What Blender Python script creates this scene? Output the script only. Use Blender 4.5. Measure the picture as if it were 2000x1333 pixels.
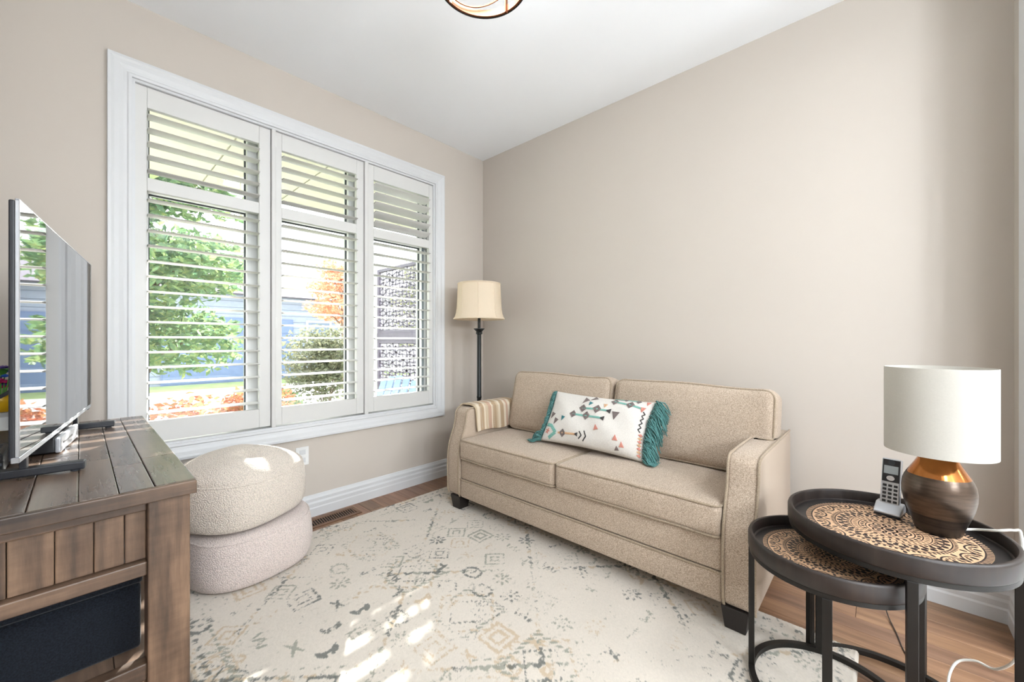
import bpy, bmesh, math, random
import numpy as np
from mathutils import Vector, Matrix
random.seed(7)
rng = np.random.default_rng(11)
for o in list(bpy.data.objects):
    bpy.data.objects.remove(o, do_unlink=True)
SC = bpy.context.scene
COL = SC.collection
PI = math.pi
D = math.radians

# ------------------------------------------------------------------ camera
F = 780.0
YAW = math.radians(42.7)
CAM = Vector((-2.479, -2.646, 1.11))
cd = bpy.data.cameras.new('camera')
cam = bpy.data.objects.new('camera', cd)
COL.objects.link(cam)
cam.location = CAM
cam.rotation_euler = (PI / 2, 0, YAW - PI / 2)
cd.sensor_fit = 'HORIZONTAL'
cd.sensor_width = 36.0
cd.lens = 36.0 * F / 2000.0
cd.shift_y = 0.0
cd.clip_start = 0.02
cd.clip_end = 300
SC.camera = cam

# ------------------------------------------------------------------ sky, sun, exposure
W = bpy.data.worlds.new('sky')
SC.world = W
W.use_nodes = True
bg = W.node_tree.nodes['Background']
bg.inputs['Color'].default_value = (0.93, 0.965, 1.0, 1)
bg.inputs['Strength'].default_value = 4.6
sd = bpy.data.lights.new('sun', 'SUN')
sd.energy = 21.0
sd.angle = math.radians(0.5)
sd.color = (1.0, 0.97, 0.93)
sun = bpy.data.objects.new('sun', sd)
COL.objects.link(sun)
sun.location = (6, 10, 8)
sun.rotation_euler = Vector((0.62, 1.0, 0.606)).to_track_quat('Z', 'Y').to_euler()
HALL_FILL_POWER = 18.0
FILL_GLOBE_STRENGTH = 98.0
ROOM_BOWL_STRENGTH = 26.0
SC.view_settings.view_transform = 'Standard'
SC.view_settings.look = 'None'
SC.view_settings.gamma = 1.0
SC.view_settings.use_curve_mapping = False
SC.view_settings.exposure = 0.22

# ------------------------------------------------------------------ material helpers
def lin(c):
    return tuple(((x / 255.0) / 12.92 if x / 255.0 <= 0.04045 else ((x / 255.0 + 0.055) / 1.055) ** 2.4) for x in c)

class NT:
    def __init__(s, name):
        s.m = bpy.data.materials.new(name)
        s.m.use_nodes = True
        s.t = s.m.node_tree
        s.b = s.t.nodes['Principled BSDF']
    def n(s, kind, **kw):
        nd = s.t.nodes.new(kind)
        for k, v in kw.items():
            if k in nd.inputs:
                nd.inputs[k].default_value = v
            else:
                setattr(nd, k, v)
        return nd
    def l(s, a, b):
        s.t.links.new(a, b)
    def obj(s, scale=(1, 1, 1), rnd=True):
        tc = s.n('ShaderNodeTexCoord')
        mp = s.n('ShaderNodeMapping')
        mp.inputs['Scale'].default_value = scale
        s.l(tc.outputs['Object'], mp.inputs['Vector'])
        if rnd:
            oi = s.n('ShaderNodeObjectInfo')
            sc = s.n('ShaderNodeVectorMath', operation='SCALE')
            sc.inputs['Scale'].default_value = 5.37
            s.l(oi.outputs['Location'], sc.inputs[0])
            s.l(sc.outputs[0], mp.inputs['Location'])
        return mp.outputs['Vector']
    def noise(s, vec, scale, detail=3, rough=0.55):
        nd = s.n('ShaderNodeTexNoise')
        nd.inputs['Scale'].default_value = scale
        nd.inputs['Detail'].default_value = detail
        nd.inputs['Roughness'].default_value = rough
        s.l(vec, nd.inputs['Vector'])
        return nd.outputs['Fac']
    def ramp(s, fac, stops):
        r = s.n('ShaderNodeValToRGB')
        el = r.color_ramp.elements
        while len(el) < len(stops):
            el.new(0.5)
        for e, (p, c) in zip(el, stops):
            e.position = p
            e.color = (*c, 1)
        s.l(fac, r.inputs['Fac'])
        return r.outputs['Color']
    def bump(s, h, strength, dist=0.002):
        b = s.n('ShaderNodeBump')
        b.inputs['Strength'].default_value = strength
        b.inputs['Distance'].default_value = dist
        s.l(h, b.inputs['Height'])
        s.l(b.outputs['Normal'], s.b.inputs['Normal'])
    def base(s, c):
        if isinstance(c, tuple):
            s.b.inputs['Base Color'].default_value = (*c, 1)
        else:
            s.l(c, s.b.inputs['Base Color'])

def plain(name, c, rough=0.5, metal=0.0, var=0.06, scale=9.0, bump=0.0, bscale=120.0, bdist=0.001, spec=None):
    t = NT(name)
    v = t.obj()
    f = t.noise(v, scale, 4)
    a = lin(c)
    lo = tuple(x * (1 - var) for x in a)
    hi = tuple(min(1, x * (1 + var)) for x in a)
    t.base(t.ramp(f, [(0.3, lo), (0.7, hi)]))
    t.b.inputs['Roughness'].default_value = rough
    t.b.inputs['Metallic'].default_value = metal
    if spec is not None:
        t.b.inputs['Specular IOR Level'].default_value = spec
    if bump:
        t.bump(t.noise(v, bscale, 2), bump, bdist)
    return t.m

def wood(name, axis, dark, mid, light, rough=0.45, stain=True, gloss_var=0.1):
    t = NT(name)
    st = [26.0, 26.0, 26.0]
    st[axis] = 2.2
    v = t.obj(tuple(st))
    f1 = t.noise(v, 1.0, 6, 0.65)
    st2 = [4.0, 4.0, 4.0]
    st2[axis] = 1.4 if axis != 1 else 0.9
    v2 = t.obj(tuple(st2))
    f2 = t.noise(v2, 1.6, 4, 0.6)
    c1 = t.ramp(f1, [(0.28, lin(dark)), (0.5, lin(mid)), (0.75, lin(light))])
    if stain:
        st3 = [9.0, 9.0, 9.0]
        st3[axis] = 42.0
        f3 = t.noise(t.obj(tuple(st3)), 1.0, 4, 0.6)
        mm = t.n('ShaderNodeMath', operation='MULTIPLY_ADD')
        mm.inputs[1].default_value = 0.24
        t.l(f3, mm.inputs[0])
        m2 = t.n('ShaderNodeMath', operation='MULTIPLY')
        m2.inputs[1].default_value = 0.8
        t.l(f2, m2.inputs[0])
        t.l(m2.outputs[0], mm.inputs[2])
        c2 = t.ramp(mm.outputs[0], [(0.38, (0.28, 0.27, 0.27)), (0.60, (1, 1, 1))] if axis != 1 else [(0.28, (0.5, 0.48, 0.47)), (0.72, (1, 1, 1))])
        mx = t.n('ShaderNodeMix', data_type='RGBA', blend_type='MULTIPLY')
        mx.inputs[0].default_value = 0.8
        t.l(c1, mx.inputs[6])
        t.l(c2, mx.inputs[7])
        t.base(mx.outputs[2])
    else:
        t.base(c1)
    r = t.n('ShaderNodeMapRange')
    r.inputs['To Min'].default_value = rough - gloss_var
    r.inputs['To Max'].default_value = rough + gloss_var
    t.l(f1, r.inputs['Value'])
    t.l(r.outputs[0], t.b.inputs['Roughness'])
    t.bump(f1, 0.12, 0.0006)
    if rough < 0.3:
        t.b.inputs['Coat Weight'].default_value = 0.25
        t.b.inputs['Coat Roughness'].default_value = 0.24
    return t.m

def fabric(name, c1, c2, scale=420.0, bump=0.6, big=0.05, dist=0.0012):
    t = NT(name)
    v = t.obj()
    va = t.obj((1.0, 0.35, 1.0))
    f = t.noise(va, scale, 2, 0.7)
    g = t.noise(v, 5.0, 3)
    col = t.ramp(f, [(0.36, lin(c1)), (0.64, lin(c2))])
    mx = t.n('ShaderNodeMix', data_type='RGBA', blend_type='MULTIPLY')
    mx.inputs[0].default_value = 1.0
    t.l(col, mx.inputs[6])
    t.l(t.ramp(g, [(0.3, (1 - big,) * 3), (0.7, (1, 1, 1))]), mx.inputs[7])
    t.base(mx.outputs[2])
    t.b.inputs['Roughness'].default_value = 0.95
    t.b.inputs['Specular IOR Level'].default_value = 0.15
    t.b.inputs['Sheen Weight'].default_value = 0.15
    t.bump(f, bump, dist)
    return t.m

M = {}
M['wall'] = plain('wall_paint', (200, 191, 181), 0.9, var=0.01, scale=2.0, bump=0.05, bscale=300)
M['ceiling'] = plain('ceiling_paint', (247, 249, 252), 0.95, var=0.01, scale=2.0)
M['white'] = plain('white_trim_paint', (214, 215, 216), 0.42, var=0.01)
M['shutter'] = plain('white_shutter_paint', (216, 215, 212), 0.42, var=0.01)
M['gasket'] = plain('dark_gasket', (48, 52, 58), 0.6)
M['plank'] = None
M['black_metal'] = plain('black_metal', (42, 40, 38), 0.42, 0.6, bump=0.05)
M['tray_black'] = plain('tray_black_wood', (36, 32, 31), 0.4, bump=0.1, bscale=60)
M['tray_rim'] = wood('tray_rim_wood', 2, (24, 18, 16), (38, 29, 25), (54, 43, 37), 0.46, False)
M['lamp_black'] = plain('lamp_black_metal', (38, 40, 40), 0.4, 0.5)
M['sofa'] = fabric('sofa_linen', (142, 123, 105), (212, 194, 175), 600.0, 0.45)
M['piping'] = fabric('sofa_piping', (138, 121, 102), (186, 169, 148), 600, 0.3)
M['foot'] = plain('dark_foot_wood', (32, 26, 24), 0.5)
M['shade'] = None
M['console_y'] = wood('console_wood_along_y', 1, (62, 50, 42), (106, 86, 72), (138, 116, 98), 0.28, True, 0.05)
M['console_x'] = wood('console_wood_along_x', 0, (48, 38, 31), (98, 77, 61), (132, 106, 85), 0.45)
M['console_z'] = wood('console_wood_along_z', 2, (52, 41, 33), (108, 84, 65), (142, 113, 89), 0.5)
M['navy'] = fabric('navy_canvas', (11, 14, 20), (24, 29, 37), 300, 0.4)
M['tv_black'] = plain('tv_black_plastic', (26, 28, 34), 0.35)
M['tv_silver'] = plain('tv_silver_trim', (190, 194, 200), 0.25, 0.8)
M['box_black'] = plain('box_black_plastic', (30, 30, 32), 0.4)
M['box_silver'] = plain('box_silver_plastic', (196, 198, 202), 0.3, 0.5)
M['white_plastic'] = plain('white_plastic', (236, 236, 234), 0.4)
M['cord_white'] = plain('white_cord_plastic', (226, 224, 216), 0.4)
M['cord_dark'] = plain('dark_cord_plastic', (44, 38, 34), 0.5)
M['teal'] = fabric('teal_yarn', (46, 94, 92), (100, 148, 144), 700, 0.8)
M['pillow'] = fabric('white_cotton', (206, 200, 192), (228, 223, 216), 600, 0.25, 0.03)
M['em_grey'] = fabric('grey_yarn', (92, 82, 80), (138, 124, 120), 900, 0.8)
M['em_dark'] = fabric('charcoal_yarn', (52, 50, 50), (84, 80, 78), 900, 0.8)
M['em_teal'] = fabric('green_yarn', (84, 150, 138), (150, 196, 184), 900, 0.8)
M['em_deep'] = fabric('deep_teal_yarn', (38, 98, 108), (70, 132, 138), 900, 0.8)
M['em_pink'] = fabric('rose_yarn', (186, 112, 98), (216, 152, 136), 900, 0.8)
M['em_tan'] = fabric('tan_yarn', (196, 150, 112), (222, 184, 148), 900, 0.8)
M['register'] = plain('brown_register_metal', (120, 88, 66), 0.45, 0.3)
M['dark'] = plain('dark_void', (22, 18, 16), 0.8)
M['chrome'] = plain('chrome', (200, 200, 204), 0.15, 1.0)
M['copper'] = plain('copper_glaze', (176, 112, 58), 0.12, 0.9, var=0.2, scale=14)
M['ring_copper'] = plain('copper_ring_metal', (128, 78, 52), 0.38, 0.7)
M['bin_metal'] = M['black_metal']

# bronze glaze with throwing lines
t = NT('bronze_glaze')
v = t.obj((1, 1, 1), False)
f = t.noise(t.obj((3, 3, 90), False), 2.0, 4)
g = t.noise(t.obj((5, 5, 36), False), 3.0, 4)
t.base(t.ramp(g, [(0.3, lin((72, 60, 51))), (0.7, lin((98, 83, 72)))]))
t.b.inputs['Metallic'].default_value = 0.75
t.b.inputs['Roughness'].default_value = 0.3
t.bump(f, 0.22, 0.002)
M['bronze'] = t.m
t = NT('dark_bronze_glaze')
g = t.noise(t.obj((2, 2, 30), False), 4.0, 4)
t.base(t.ramp(g, [(0.35, lin((32, 27, 24))), (0.65, lin((56, 47, 42)))]))
t.b.inputs['Metallic'].default_value = 0.5
t.b.inputs['Roughness'].default_value = 0.38
M['dark_bronze'] = t.m

# floor planks: one material, tone from each plank's own colour
t = NT('floor_plank_wood')
v = t.obj((30, 2.0, 30))
f = t.noise(v, 1.0, 6, 0.65)
c = t.ramp(f, [(0.25, lin((104, 76, 58))), (0.5, lin((140, 106, 82))), (0.78, lin((166, 130, 104)))])
oi = t.n('ShaderNodeObjectInfo')
mx = t.n('ShaderNodeMix', data_type='RGBA', blend_type='MULTIPLY')
mx.inputs[0].default_value = 1.0
t.l(c, mx.inputs[6])
t.l(oi.outputs['Color'], mx.inputs[7])
t.base(mx.outputs[2])
t.b.inputs['Roughness'].default_value = 0.38
t.bump(f, 0.12, 0.0006)
M['plank'] = t.m

# cloth lamp shades: a little light passes through
def shade_mat(name, c, tr=0.35):
    t = NT(name)
    v = t.obj()
    f = t.noise(t.obj((1, 1, 3)), 220, 2)
    a = lin(c)
    col = t.ramp(f, [(0.3, tuple(x * 0.94 for x in a)), (0.7, a)])
    t.base(col)
    t.b.inputs['Roughness'].default_value = 0.9
    t.b.inputs['Specular IOR Level'].default_value = 0.1
    tl = t.n('ShaderNodeBsdfTranslucent')
    t.l(col, tl.inputs['Color'])
    mx = t.n('ShaderNodeMixShader')
    mx.inputs[0].default_value = tr
    t.l(t.b.outputs[0], mx.inputs[1])
    t.l(tl.outputs[0], mx.inputs[2])
    t.l(mx.outputs[0], t.t.nodes['Material Output'].inputs['Surface'])
    t.bump(f, 0.15, 0.0008)
    return t.m
M['shade_cream'] = shade_mat('cream_shade_cloth', (250, 236, 214))
M['shade_white'] = shade_mat('white_shade_cloth', (212, 208, 199), 0.25)

# boucle
def boucle(name, c):
    t = NT(name)
    v = t.obj()
    vo = t.n('ShaderNodeTexVoronoi')
    vo.inputs['Scale'].default_value = 190
    t.l(v, vo.inputs['Vector'])
    g = t.noise(v, 240, 2)
    a = lin(c)
    t.base(t.ramp(vo.outputs['Distance'], [(0.0, a), (0.75, tuple(x * 0.72 for x in a))]))
    ad = t.n('ShaderNodeMath', operation='SUBTRACT')
    t.l(g, ad.inputs[0])
    t.l(vo.outputs['Distance'], ad.inputs[1])
    t.b.inputs['Roughness'].default_value = 1.0
    t.b.inputs['Specular IOR Level'].default_value = 0.1
    t.b.inputs['Sheen Weight'].default_value = 0.3
    t.bump(ad.outputs[0], 0.9, 0.004)
    return t.m
M['boucle_cream'] = boucle('cream_boucle', (244, 231, 217))
M['boucle_pink'] = boucle('blush_boucle', (240, 224, 216))

# clear glass: lets light straight through, a faint gloss on top
t = NT('window_glass')
tr = t.n('ShaderNodeBsdfTransparent')
tr.inputs['Color'].default_value = (0.97, 0.985, 0.98, 1)
gl = t.n('ShaderNodeBsdfGlossy')
gl.inputs['Roughness'].default_value = 0.02
mx = t.n('ShaderNodeMixShader')
mx.inputs[0].default_value = 0.04
t.l(tr.outputs[0], mx.inputs[1])
t.l(gl.outputs[0], mx.inputs[2])
t.l(mx.outputs[0], t.t.nodes['Material Output'].inputs['Surface'])
M['glass'] = t.m

t = NT('tv_screen')
t.base(lin((30, 32, 36)))
t.b.inputs['Roughness'].default_value = 0.02
t.b.inputs['IOR'].default_value = 1.9
t.b.inputs['Coat Weight'].default_value = 0.3
t.b.inputs['Coat Roughness'].default_value = 0.01
t.b.inputs['Coat IOR'].default_value = 1.6
M['screen'] = t.m

def emit(name, c, s):
    t = NT(name)
    t.base(lin(c))
    t.b.inputs['Emission Color'].default_value = (*lin(c), 1)
    t.b.inputs['Emission Strength'].default_value = s
    return t.m
M['bowl'] = emit('lit_bowl_glass', (240, 248, 255), ROOM_BOWL_STRENGTH)
M['globe'] = emit('fill_globe_glow', (238, 247, 255), FILL_GLOBE_STRENGTH)
M['diffuser'] = emit('fill_disc_glow', (255, 244, 226), 2.0)

def leaf_mat(name, c1, c2, c3):
    t = NT(name)
    v = t.obj((1, 1, 1), False)
    f = t.noise(v, 7.0, 3, 0.7)
    col = t.ramp(f, [(0.3, lin(c1)), (0.5, lin(c2)), (0.7, lin(c3))])
    t.base(col)
    t.b.inputs['Roughness'].default_value = 0.6
    tl = t.n('ShaderNodeBsdfTranslucent')
    t.l(col, tl.inputs['Color'])
    mx = t.n('ShaderNodeMixShader')
    mx.inputs[0].default_value = 0.5
    t.l(t.b.outputs[0], mx.inputs[1])
    t.l(tl.outputs[0], mx.inputs[2])
    t.l(mx.outputs[0], t.t.nodes['Material Output'].inputs['Surface'])
    return t.m
M['leaf_green'] = leaf_mat('green_leaves', (78, 114, 90), (112, 142, 98), (168, 178, 116))
M['leaf_orange'] = leaf_mat('orange_leaves', (206, 136, 112), (216, 164, 132), (220, 190, 152))
M['leaf_hedge'] = leaf_mat('hedge_leaves', (92, 100, 84), (124, 128, 104), (160, 154, 122))
M['leaf_red'] = leaf_mat('russet_leaves', (168, 88, 70), (196, 130, 94), (140, 140, 84))
M['bark'] = plain('bark', (116, 98, 84), 0.9, bump=0.4, bscale=40)
M['lawn'] = plain('lawn', (140, 158, 104), 1.0, var=0.2, scale=3)
M['concrete'] = plain('pale_concrete', (232, 230, 226), 0.9, var=0.05)
M['siding'] = plain('grey_siding', (138, 148, 166), 0.8)
M['siding_light'] = plain('pale_siding', (206, 204, 206), 0.8)
M['garage'] = plain('blue_grey_garage_door', (98, 118, 154), 0.7)
M['roof'] = plain('mauve_shingles', (122, 114, 128), 0.9, var=0.15, scale=30)
M['screen_metal'] = plain('mauve_grey_metal', (120, 114, 130), 0.5, 0.3)
M['soffit'] = plain('cream_soffit', (184, 180, 166), 0.8)
M['chair_blue'] = plain('pale_blue_plastic', (142, 166, 198), 0.5)
M['brick'] = plain('outer_wall', (190, 180, 170), 0.9)
M['yellow'] = plain('yellow_ceramic', (236, 184, 30), 0.35)
M['fl_pink'] = plain('pink_petals', (200, 40, 110), 0.6)
M['fl_purple'] = plain('purple_petals', (80, 50, 130), 0.6)
M['fl_blue'] = plain('blue_petals', (40, 90, 190), 0.6)
M['fl_green'] = plain('green_stems', (90, 160, 60), 0.6)
M['tan_print'] = plain('tan_print', (205, 166, 130), 0.5, var=0.04, scale=30)
M['dark_print'] = plain('dark_print', (48, 38, 36), 0.5)

# ------------------------------------------------------------------ mesh helpers
class MB:
    def __init__(s):
        s.v = []
        s.f = []
    def add(s, vs, fs):
        b = len(s.v)
        s.v += [tuple(p) for p in vs]
        s.f += [tuple(b + i for i in q) for q in fs]
        return s
    def box(s, x0, x1, y0, y1, z0, z1):
        x0, x1 = min(x0, x1), max(x0, x1)
        y0, y1 = min(y0, y1), max(y0, y1)
        z0, z1 = min(z0, z1), max(z0, z1)
        return s.add([(x0, y0, z0), (x1, y0, z0), (x1, y1, z0), (x0, y1, z0), (x0, y0, z1), (x1, y0, z1), (x1, y1, z1), (x0, y1, z1)],
                     [(0, 3, 2, 1), (4, 5, 6, 7), (0, 1, 5, 4), (1, 2, 6, 5), (2, 3, 7, 6), (3, 0, 4, 7)])
    def bar(s, a, b, w, h, up=(0, 0, 1)):
        a = Vector(a); b = Vector(b)
        d = (b - a).normalized()
        u = Vector(up)
        x = d.cross(u)
        if x.length < 1e-4:
            x = d.cross(Vector((1, 0, 0)))
        x.normalize()
        y = x.cross(d).normalized()
        x *= w / 2; y *= h / 2
        vs = [a - x - y, a + x - y, a + x + y, a - x + y, b - x - y, b + x - y, b + x + y, b - x + y]
        return s.add(vs, [(0, 1, 2, 3), (7, 6, 5, 4), (0, 4, 5, 1), (1, 5, 6, 2), (2, 6, 7, 3), (3, 7, 4, 0)])
    def lathe(s, prof, n=40, c=(0, 0, 0), caps=True):
        vs = []; fs = []
        k = len(prof)
        for i in range(n):
            a = 2 * PI * i / n
            for r, z in prof:
                vs.append((c[0] + r * math.cos(a), c[1] + r * math.sin(a), c[2] + z))
        for i in range(n):
            j = (i + 1) % n
            for q in range(k - 1):
                fs.append((i * k + q, j * k + q, j * k + q + 1, i * k + q + 1))
        if caps:
            if prof[0][0] > 1e-6:
                fs.append(tuple(i * k for i in reversed(range(n))))
            if prof[-1][0] > 1e-6:
                fs.append(tuple(i * k + k - 1 for i in range(n)))
        return s.add(vs, fs)
    def tube(s, pts, r, n=8, closed=False):
        pts = [Vector(p) for p in pts]
        m = len(pts)
        rs = r if isinstance(r, (list, tuple)) else [r] * m
        vs = []; fs = []
        prev = None
        for i in range(m):
            if closed:
                d = pts[(i + 1) % m] - pts[i - 1]
            else:
                d = pts[min(i + 1, m - 1)] - pts[max(i - 1, 0)]
            d.normalize()
            if prev is None:
                x = d.cross(Vector((0, 0, 1)))
                if x.length < 0.05:
                    x = d.cross(Vector((1, 0, 0)))
            else:
                x = prev - d * prev.dot(d)
            x.normalize()
            prev = x
            y = d.cross(x)
            for j in range(n):
                a = 2 * PI * j / n
                vs.append(pts[i] + (x * math.cos(a) + y * math.sin(a)) * rs[i])
        rngm = m if closed else m - 1
        for i in range(rngm):
            i2 = (i + 1) % m
            for j in range(n):
                j2 = (j + 1) % n
                fs.append((i * n + j, i * n + j2, i2 * n + j2, i2 * n + j))
        if not closed:
            fs.append(tuple(reversed(range(n))))
            fs.append(tuple((m - 1) * n + j for j in range(n)))
        return s.add(vs, fs)
    def prism(s, poly, a0, a1, axis):
        """poly: 2-D points; axis 0: (y,z) along x, 1: (x,z) along y, 2: (x,y) along z"""
        def P(p, a):
            return {0: (a, p[0], p[1]), 1: (p[0], a, p[1]), 2: (p[0], p[1], a)}[axis]
        n = len(poly)
        vs = [P(p, a0) for p in poly] + [P(p, a1) for p in poly]
        fs = [tuple(reversed(range(n))), tuple(range(n, 2 * n))]
        fs += [(i, (i + 1) % n, n + (i + 1) % n, n + i) for i in range(n)]
        return s.add(vs, fs)
    def grid(s, P, nu, nv):
        vs = [P(i / nu, j / nv) for j in range(nv + 1) for i in range(nu + 1)]
        fs = [(j * (nu + 1) + i, j * (nu + 1) + i + 1, (j + 1) * (nu + 1) + i + 1, (j + 1) * (nu + 1) + i) for j in range(nv) for i in range(nu)]
        return s.add(vs, fs)

WL = {}
def build(name, mb, mat, parent=None, smooth=False, bevel=0.0, seg=2, fixn=True, merge=False, center=True, kind=None, label=None):
    vs = np.array(mb.v, float)
    c = (vs.min(0) + vs.max(0)) / 2 if center else np.zeros(3)
    me = bpy.data.meshes.new(name)
    me.from_pydata((vs - c).tolist(), [], mb.f)
    if bevel or fixn or merge:
        bm = bmesh.new()
        bm.from_mesh(me)
        if merge:
            bmesh.ops.remove_doubles(bm, verts=bm.verts, dist=1e-5)
        if fixn:
            bmesh.ops.recalc_face_normals(bm, faces=bm.faces)
        if bevel:
            es = [e for e in bm.edges if len(e.link_faces) == 2 and e.calc_face_angle(0) > 0.6]
            bmesh.ops.bevel(bm, geom=es, offset=bevel, segments=seg, affect='EDGES', profile=0.5, clamp_overlap=True)
        bm.to_mesh(me)
        bm.free()
    if smooth:
        me.polygons.foreach_set('use_smooth', [True] * len(me.polygons))
        if smooth != 'all':
            me.set_sharp_from_angle(angle=math.radians(smooth if not isinstance(smooth, bool) else 40))
    o = bpy.data.objects.new(name, me)
    COL.objects.link(o)
    if mat is not None:
        me.materials.append(mat)
    base = Vector((0, 0, 0))
    if parent is not None:
        o.parent = parent
        base = WL[parent.name]
    o.location = Vector(c) - base
    WL[o.name] = Vector(c)
    if kind:
        o['kind'] = kind
    if label:
        o['label'] = label
    return o
def tag(o, label, cat, group=None):
    o['label'] = label
    o['category'] = cat
    if group:
        o['group'] = group
    return o
def thing(name, label, cat, loc=(0, 0, 0), rotz=0.0, group=None, local=False):
    o = bpy.data.objects.new(name, None)
    o.empty_display_size = 0.05
    COL.objects.link(o)
    o.location = loc
    o.rotation_euler = (0, 0, rotz)
    WL[o.name] = Vector((0, 0, 0)) if local else Vector(loc)
    return tag(o, label, cat, group)
def struct(name, mb, mat, parent=None, **kw):
    o = build(name, mb, mat, parent, **kw)
    if parent is None:
        o['kind'] = 'structure'
    return o
def inst(src, name, parent, loc, rot=None):
    c = src.copy()
    c.name = name
    COL.objects.link(c)
    c.parent = parent
    c.location = loc
    if rot is not None:
        c.rotation_euler = rot
    return c

def rbox(sx, sy, sz, r, n=10, e=4, deform=None, c=(0, 0, 0)):
    """rounded box, with its surface open to a deform(x,y,z) in local coordinates"""
    mb = MB()
    h = (sx / 2, sy / 2, sz / 2)
    def params(hh):
        inner = max(hh - r, 1e-4)
        edge = [inner + r * math.sin(PI / 4 * k / e) / math.sin(PI / 4) for k in range(1, e + 1)]
        edge = [inner + (hh - inner) * k / e for k in range(1, e + 1)]
        mid = [inner * (2 * k / n - 1) for k in range(n + 1)]
        return [-q for q in reversed(edge)] + mid + edge
    ps = [params(q) for q in h]
    def rnd(p):
        inn = [max(-(h[i] - r), min(h[i] - r, p[i])) for i in range(3)]
        d = Vector([p[i] - inn[i] for i in range(3)])
        if d.length > 1e-9:
            m = max(abs(d.x), abs(d.y), abs(d.z))
            d = d.normalized() * m
        q = Vector(inn) + d
        if deform:
            q = Vector(deform(q.x, q.y, q.z))
        return (q.x + c[0], q.y + c[1], q.z + c[2])
    for ax in range(3):
        u, v = [i for i in range(3) if i != ax]
        for sgn in (-1, 1):
            vs = []
            for b in ps[v]:
                for a in ps[u]:
                    p = [0, 0, 0]
                    p[ax] = sgn * h[ax]; p[u] = a; p[v] = b
                    vs.append(rnd(p))
            nu = len(ps[u])
            fs = [(j * nu + i, j * nu + i + 1, (j + 1) * nu + i + 1, (j + 1) * nu + i) for j in range(len(ps[v]) - 1) for i in range(nu - 1)]
            mb.add(vs, fs)
    return mb
def sinn(x, y, z, s=0):
    return (math.sin(x * 7.1 + 1.3 * s + math.sin(y * 5.3 + s)) + math.sin(y * 8.7 - z * 6.1 + 2.1 * s) + math.sin(z * 9.3 + x * 4.9 + 0.7 * s)) / 3

# ================================================================== THE ROOM
RX, RY, H = -2.85, -3.03, 2.74
OX0, OX1, OZ0, OZ1 = -2.307, -0.532, 0.585, 2.378      # window opening
DX0, DX1, DZ = -2.76, -0.26, 2.60                      # doorway behind the camera, widened to pass the fill light
mb = MB()
mb.box(RX - 0.12, OX0, 0, 0.2, -0.02, H + 0.05)
mb.box(OX1, 0.12, 0, 0.2, -0.02, H + 0.05)
mb.box(OX0, OX1, 0, 0.2, -0.02, OZ0)
mb.box(OX0, OX1, 0, 0.2, OZ1, H + 0.05)
struct('wall_back', mb, M['wall'], center=False)
struct('wall_right', MB().box(0, 0.12, RY - 0.12, 0, -0.02, H + 0.05), M['wall'], center=False)
struct('wall_left', MB().box(RX - 0.12, RX, RY - 0.12, 0, -0.02, H + 0.05), M['wall'], center=False)
mb = MB()
mb.box(RX, DX0, RY - 0.12, RY, -0.02, H + 0.05)
mb.box(DX1, 0, RY - 0.12, RY, -0.02, H + 0.05)
mb.box(DX0, DX1, RY - 0.12, RY, DZ, H + 0.05)
struct('wall_front', mb, M['wall'], center=False)
struct('ceiling', MB().box(RX - 0.12, 0.12, RY - 0.12, 0.2, H, H + 0.1), M['ceiling'], center=False)

# floor: planks run along the sofa wall
fl = struct('floor', MB().box(RX, 0, RY - 0.12, 0, -0.06, -0.011), M['dark'], center=False)
PW = 0.0915
nrow = int(math.ceil(-RX / PW))
meshes = {}
for i in range(nrow):
    x1 = -i * PW
    x0 = max(RX, x1 - PW)
    y = RY - 0.1 - random.uniform(0, 0.9)
    while y < 0:
        L = random.choice((0.62, 0.84, 1.06, 1.28))
        a, b = max(y, RY - 0.12), min(y + L, 0)
        y += L
        if b - a < 0.02:
            continue
        mbp = MB().box(x0 + 0.0006, x1 - 0.0006, a + 0.0006, b - 0.0006, -0.0112, 0.0)
        o = build('plank', mbp, M['plank'], fl, bevel=0.0009, seg=1)
        g = random.uniform(0.74, 1.08)
        o.color = (g * random.uniform(0.97, 1.03), g * random.uniform(0.96, 1.02), g * random.uniform(0.92, 1.04), 1)

# hall behind the doorway: unseen, added to carry the fill light
mb = MB().box(-5.2, 1.6, -7.0, RY - 0.12, -0.1, -0.001)
struct('floor_hall', mb, plain('pale_bounce_tile', (236, 235, 233), 0.6, var=0.03), center=False)  # unseen floor, made pale to bounce fill light up to the ceiling
struct('ceiling_hall', MB().box(-5.2, 1.6, -7.0, RY - 0.12, H, H + 0.1), M['ceiling'], center=False)
struct('wall_hall_far', MB().box(-5.2, 1.6, -7.12, -7.0, 0, H), M['wall'], center=False)
struct('wall_hall_left', MB().box(-5.32, -5.2, -7.0, RY - 0.12, 0, H), M['wall'], center=False)
struct('wall_hall_right', MB().box(1.6, 1.72, -7.0, RY - 0.12, 0, H), M['wall'], center=False)
mb = MB().box(-5.2, RX - 0.12, RY - 0.12, RY, 0, H)
mb.box(0.12, 1.6, RY - 0.12, RY, 0, H)
struct('wall_hall_near', mb, M['wall'], center=False)

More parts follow.
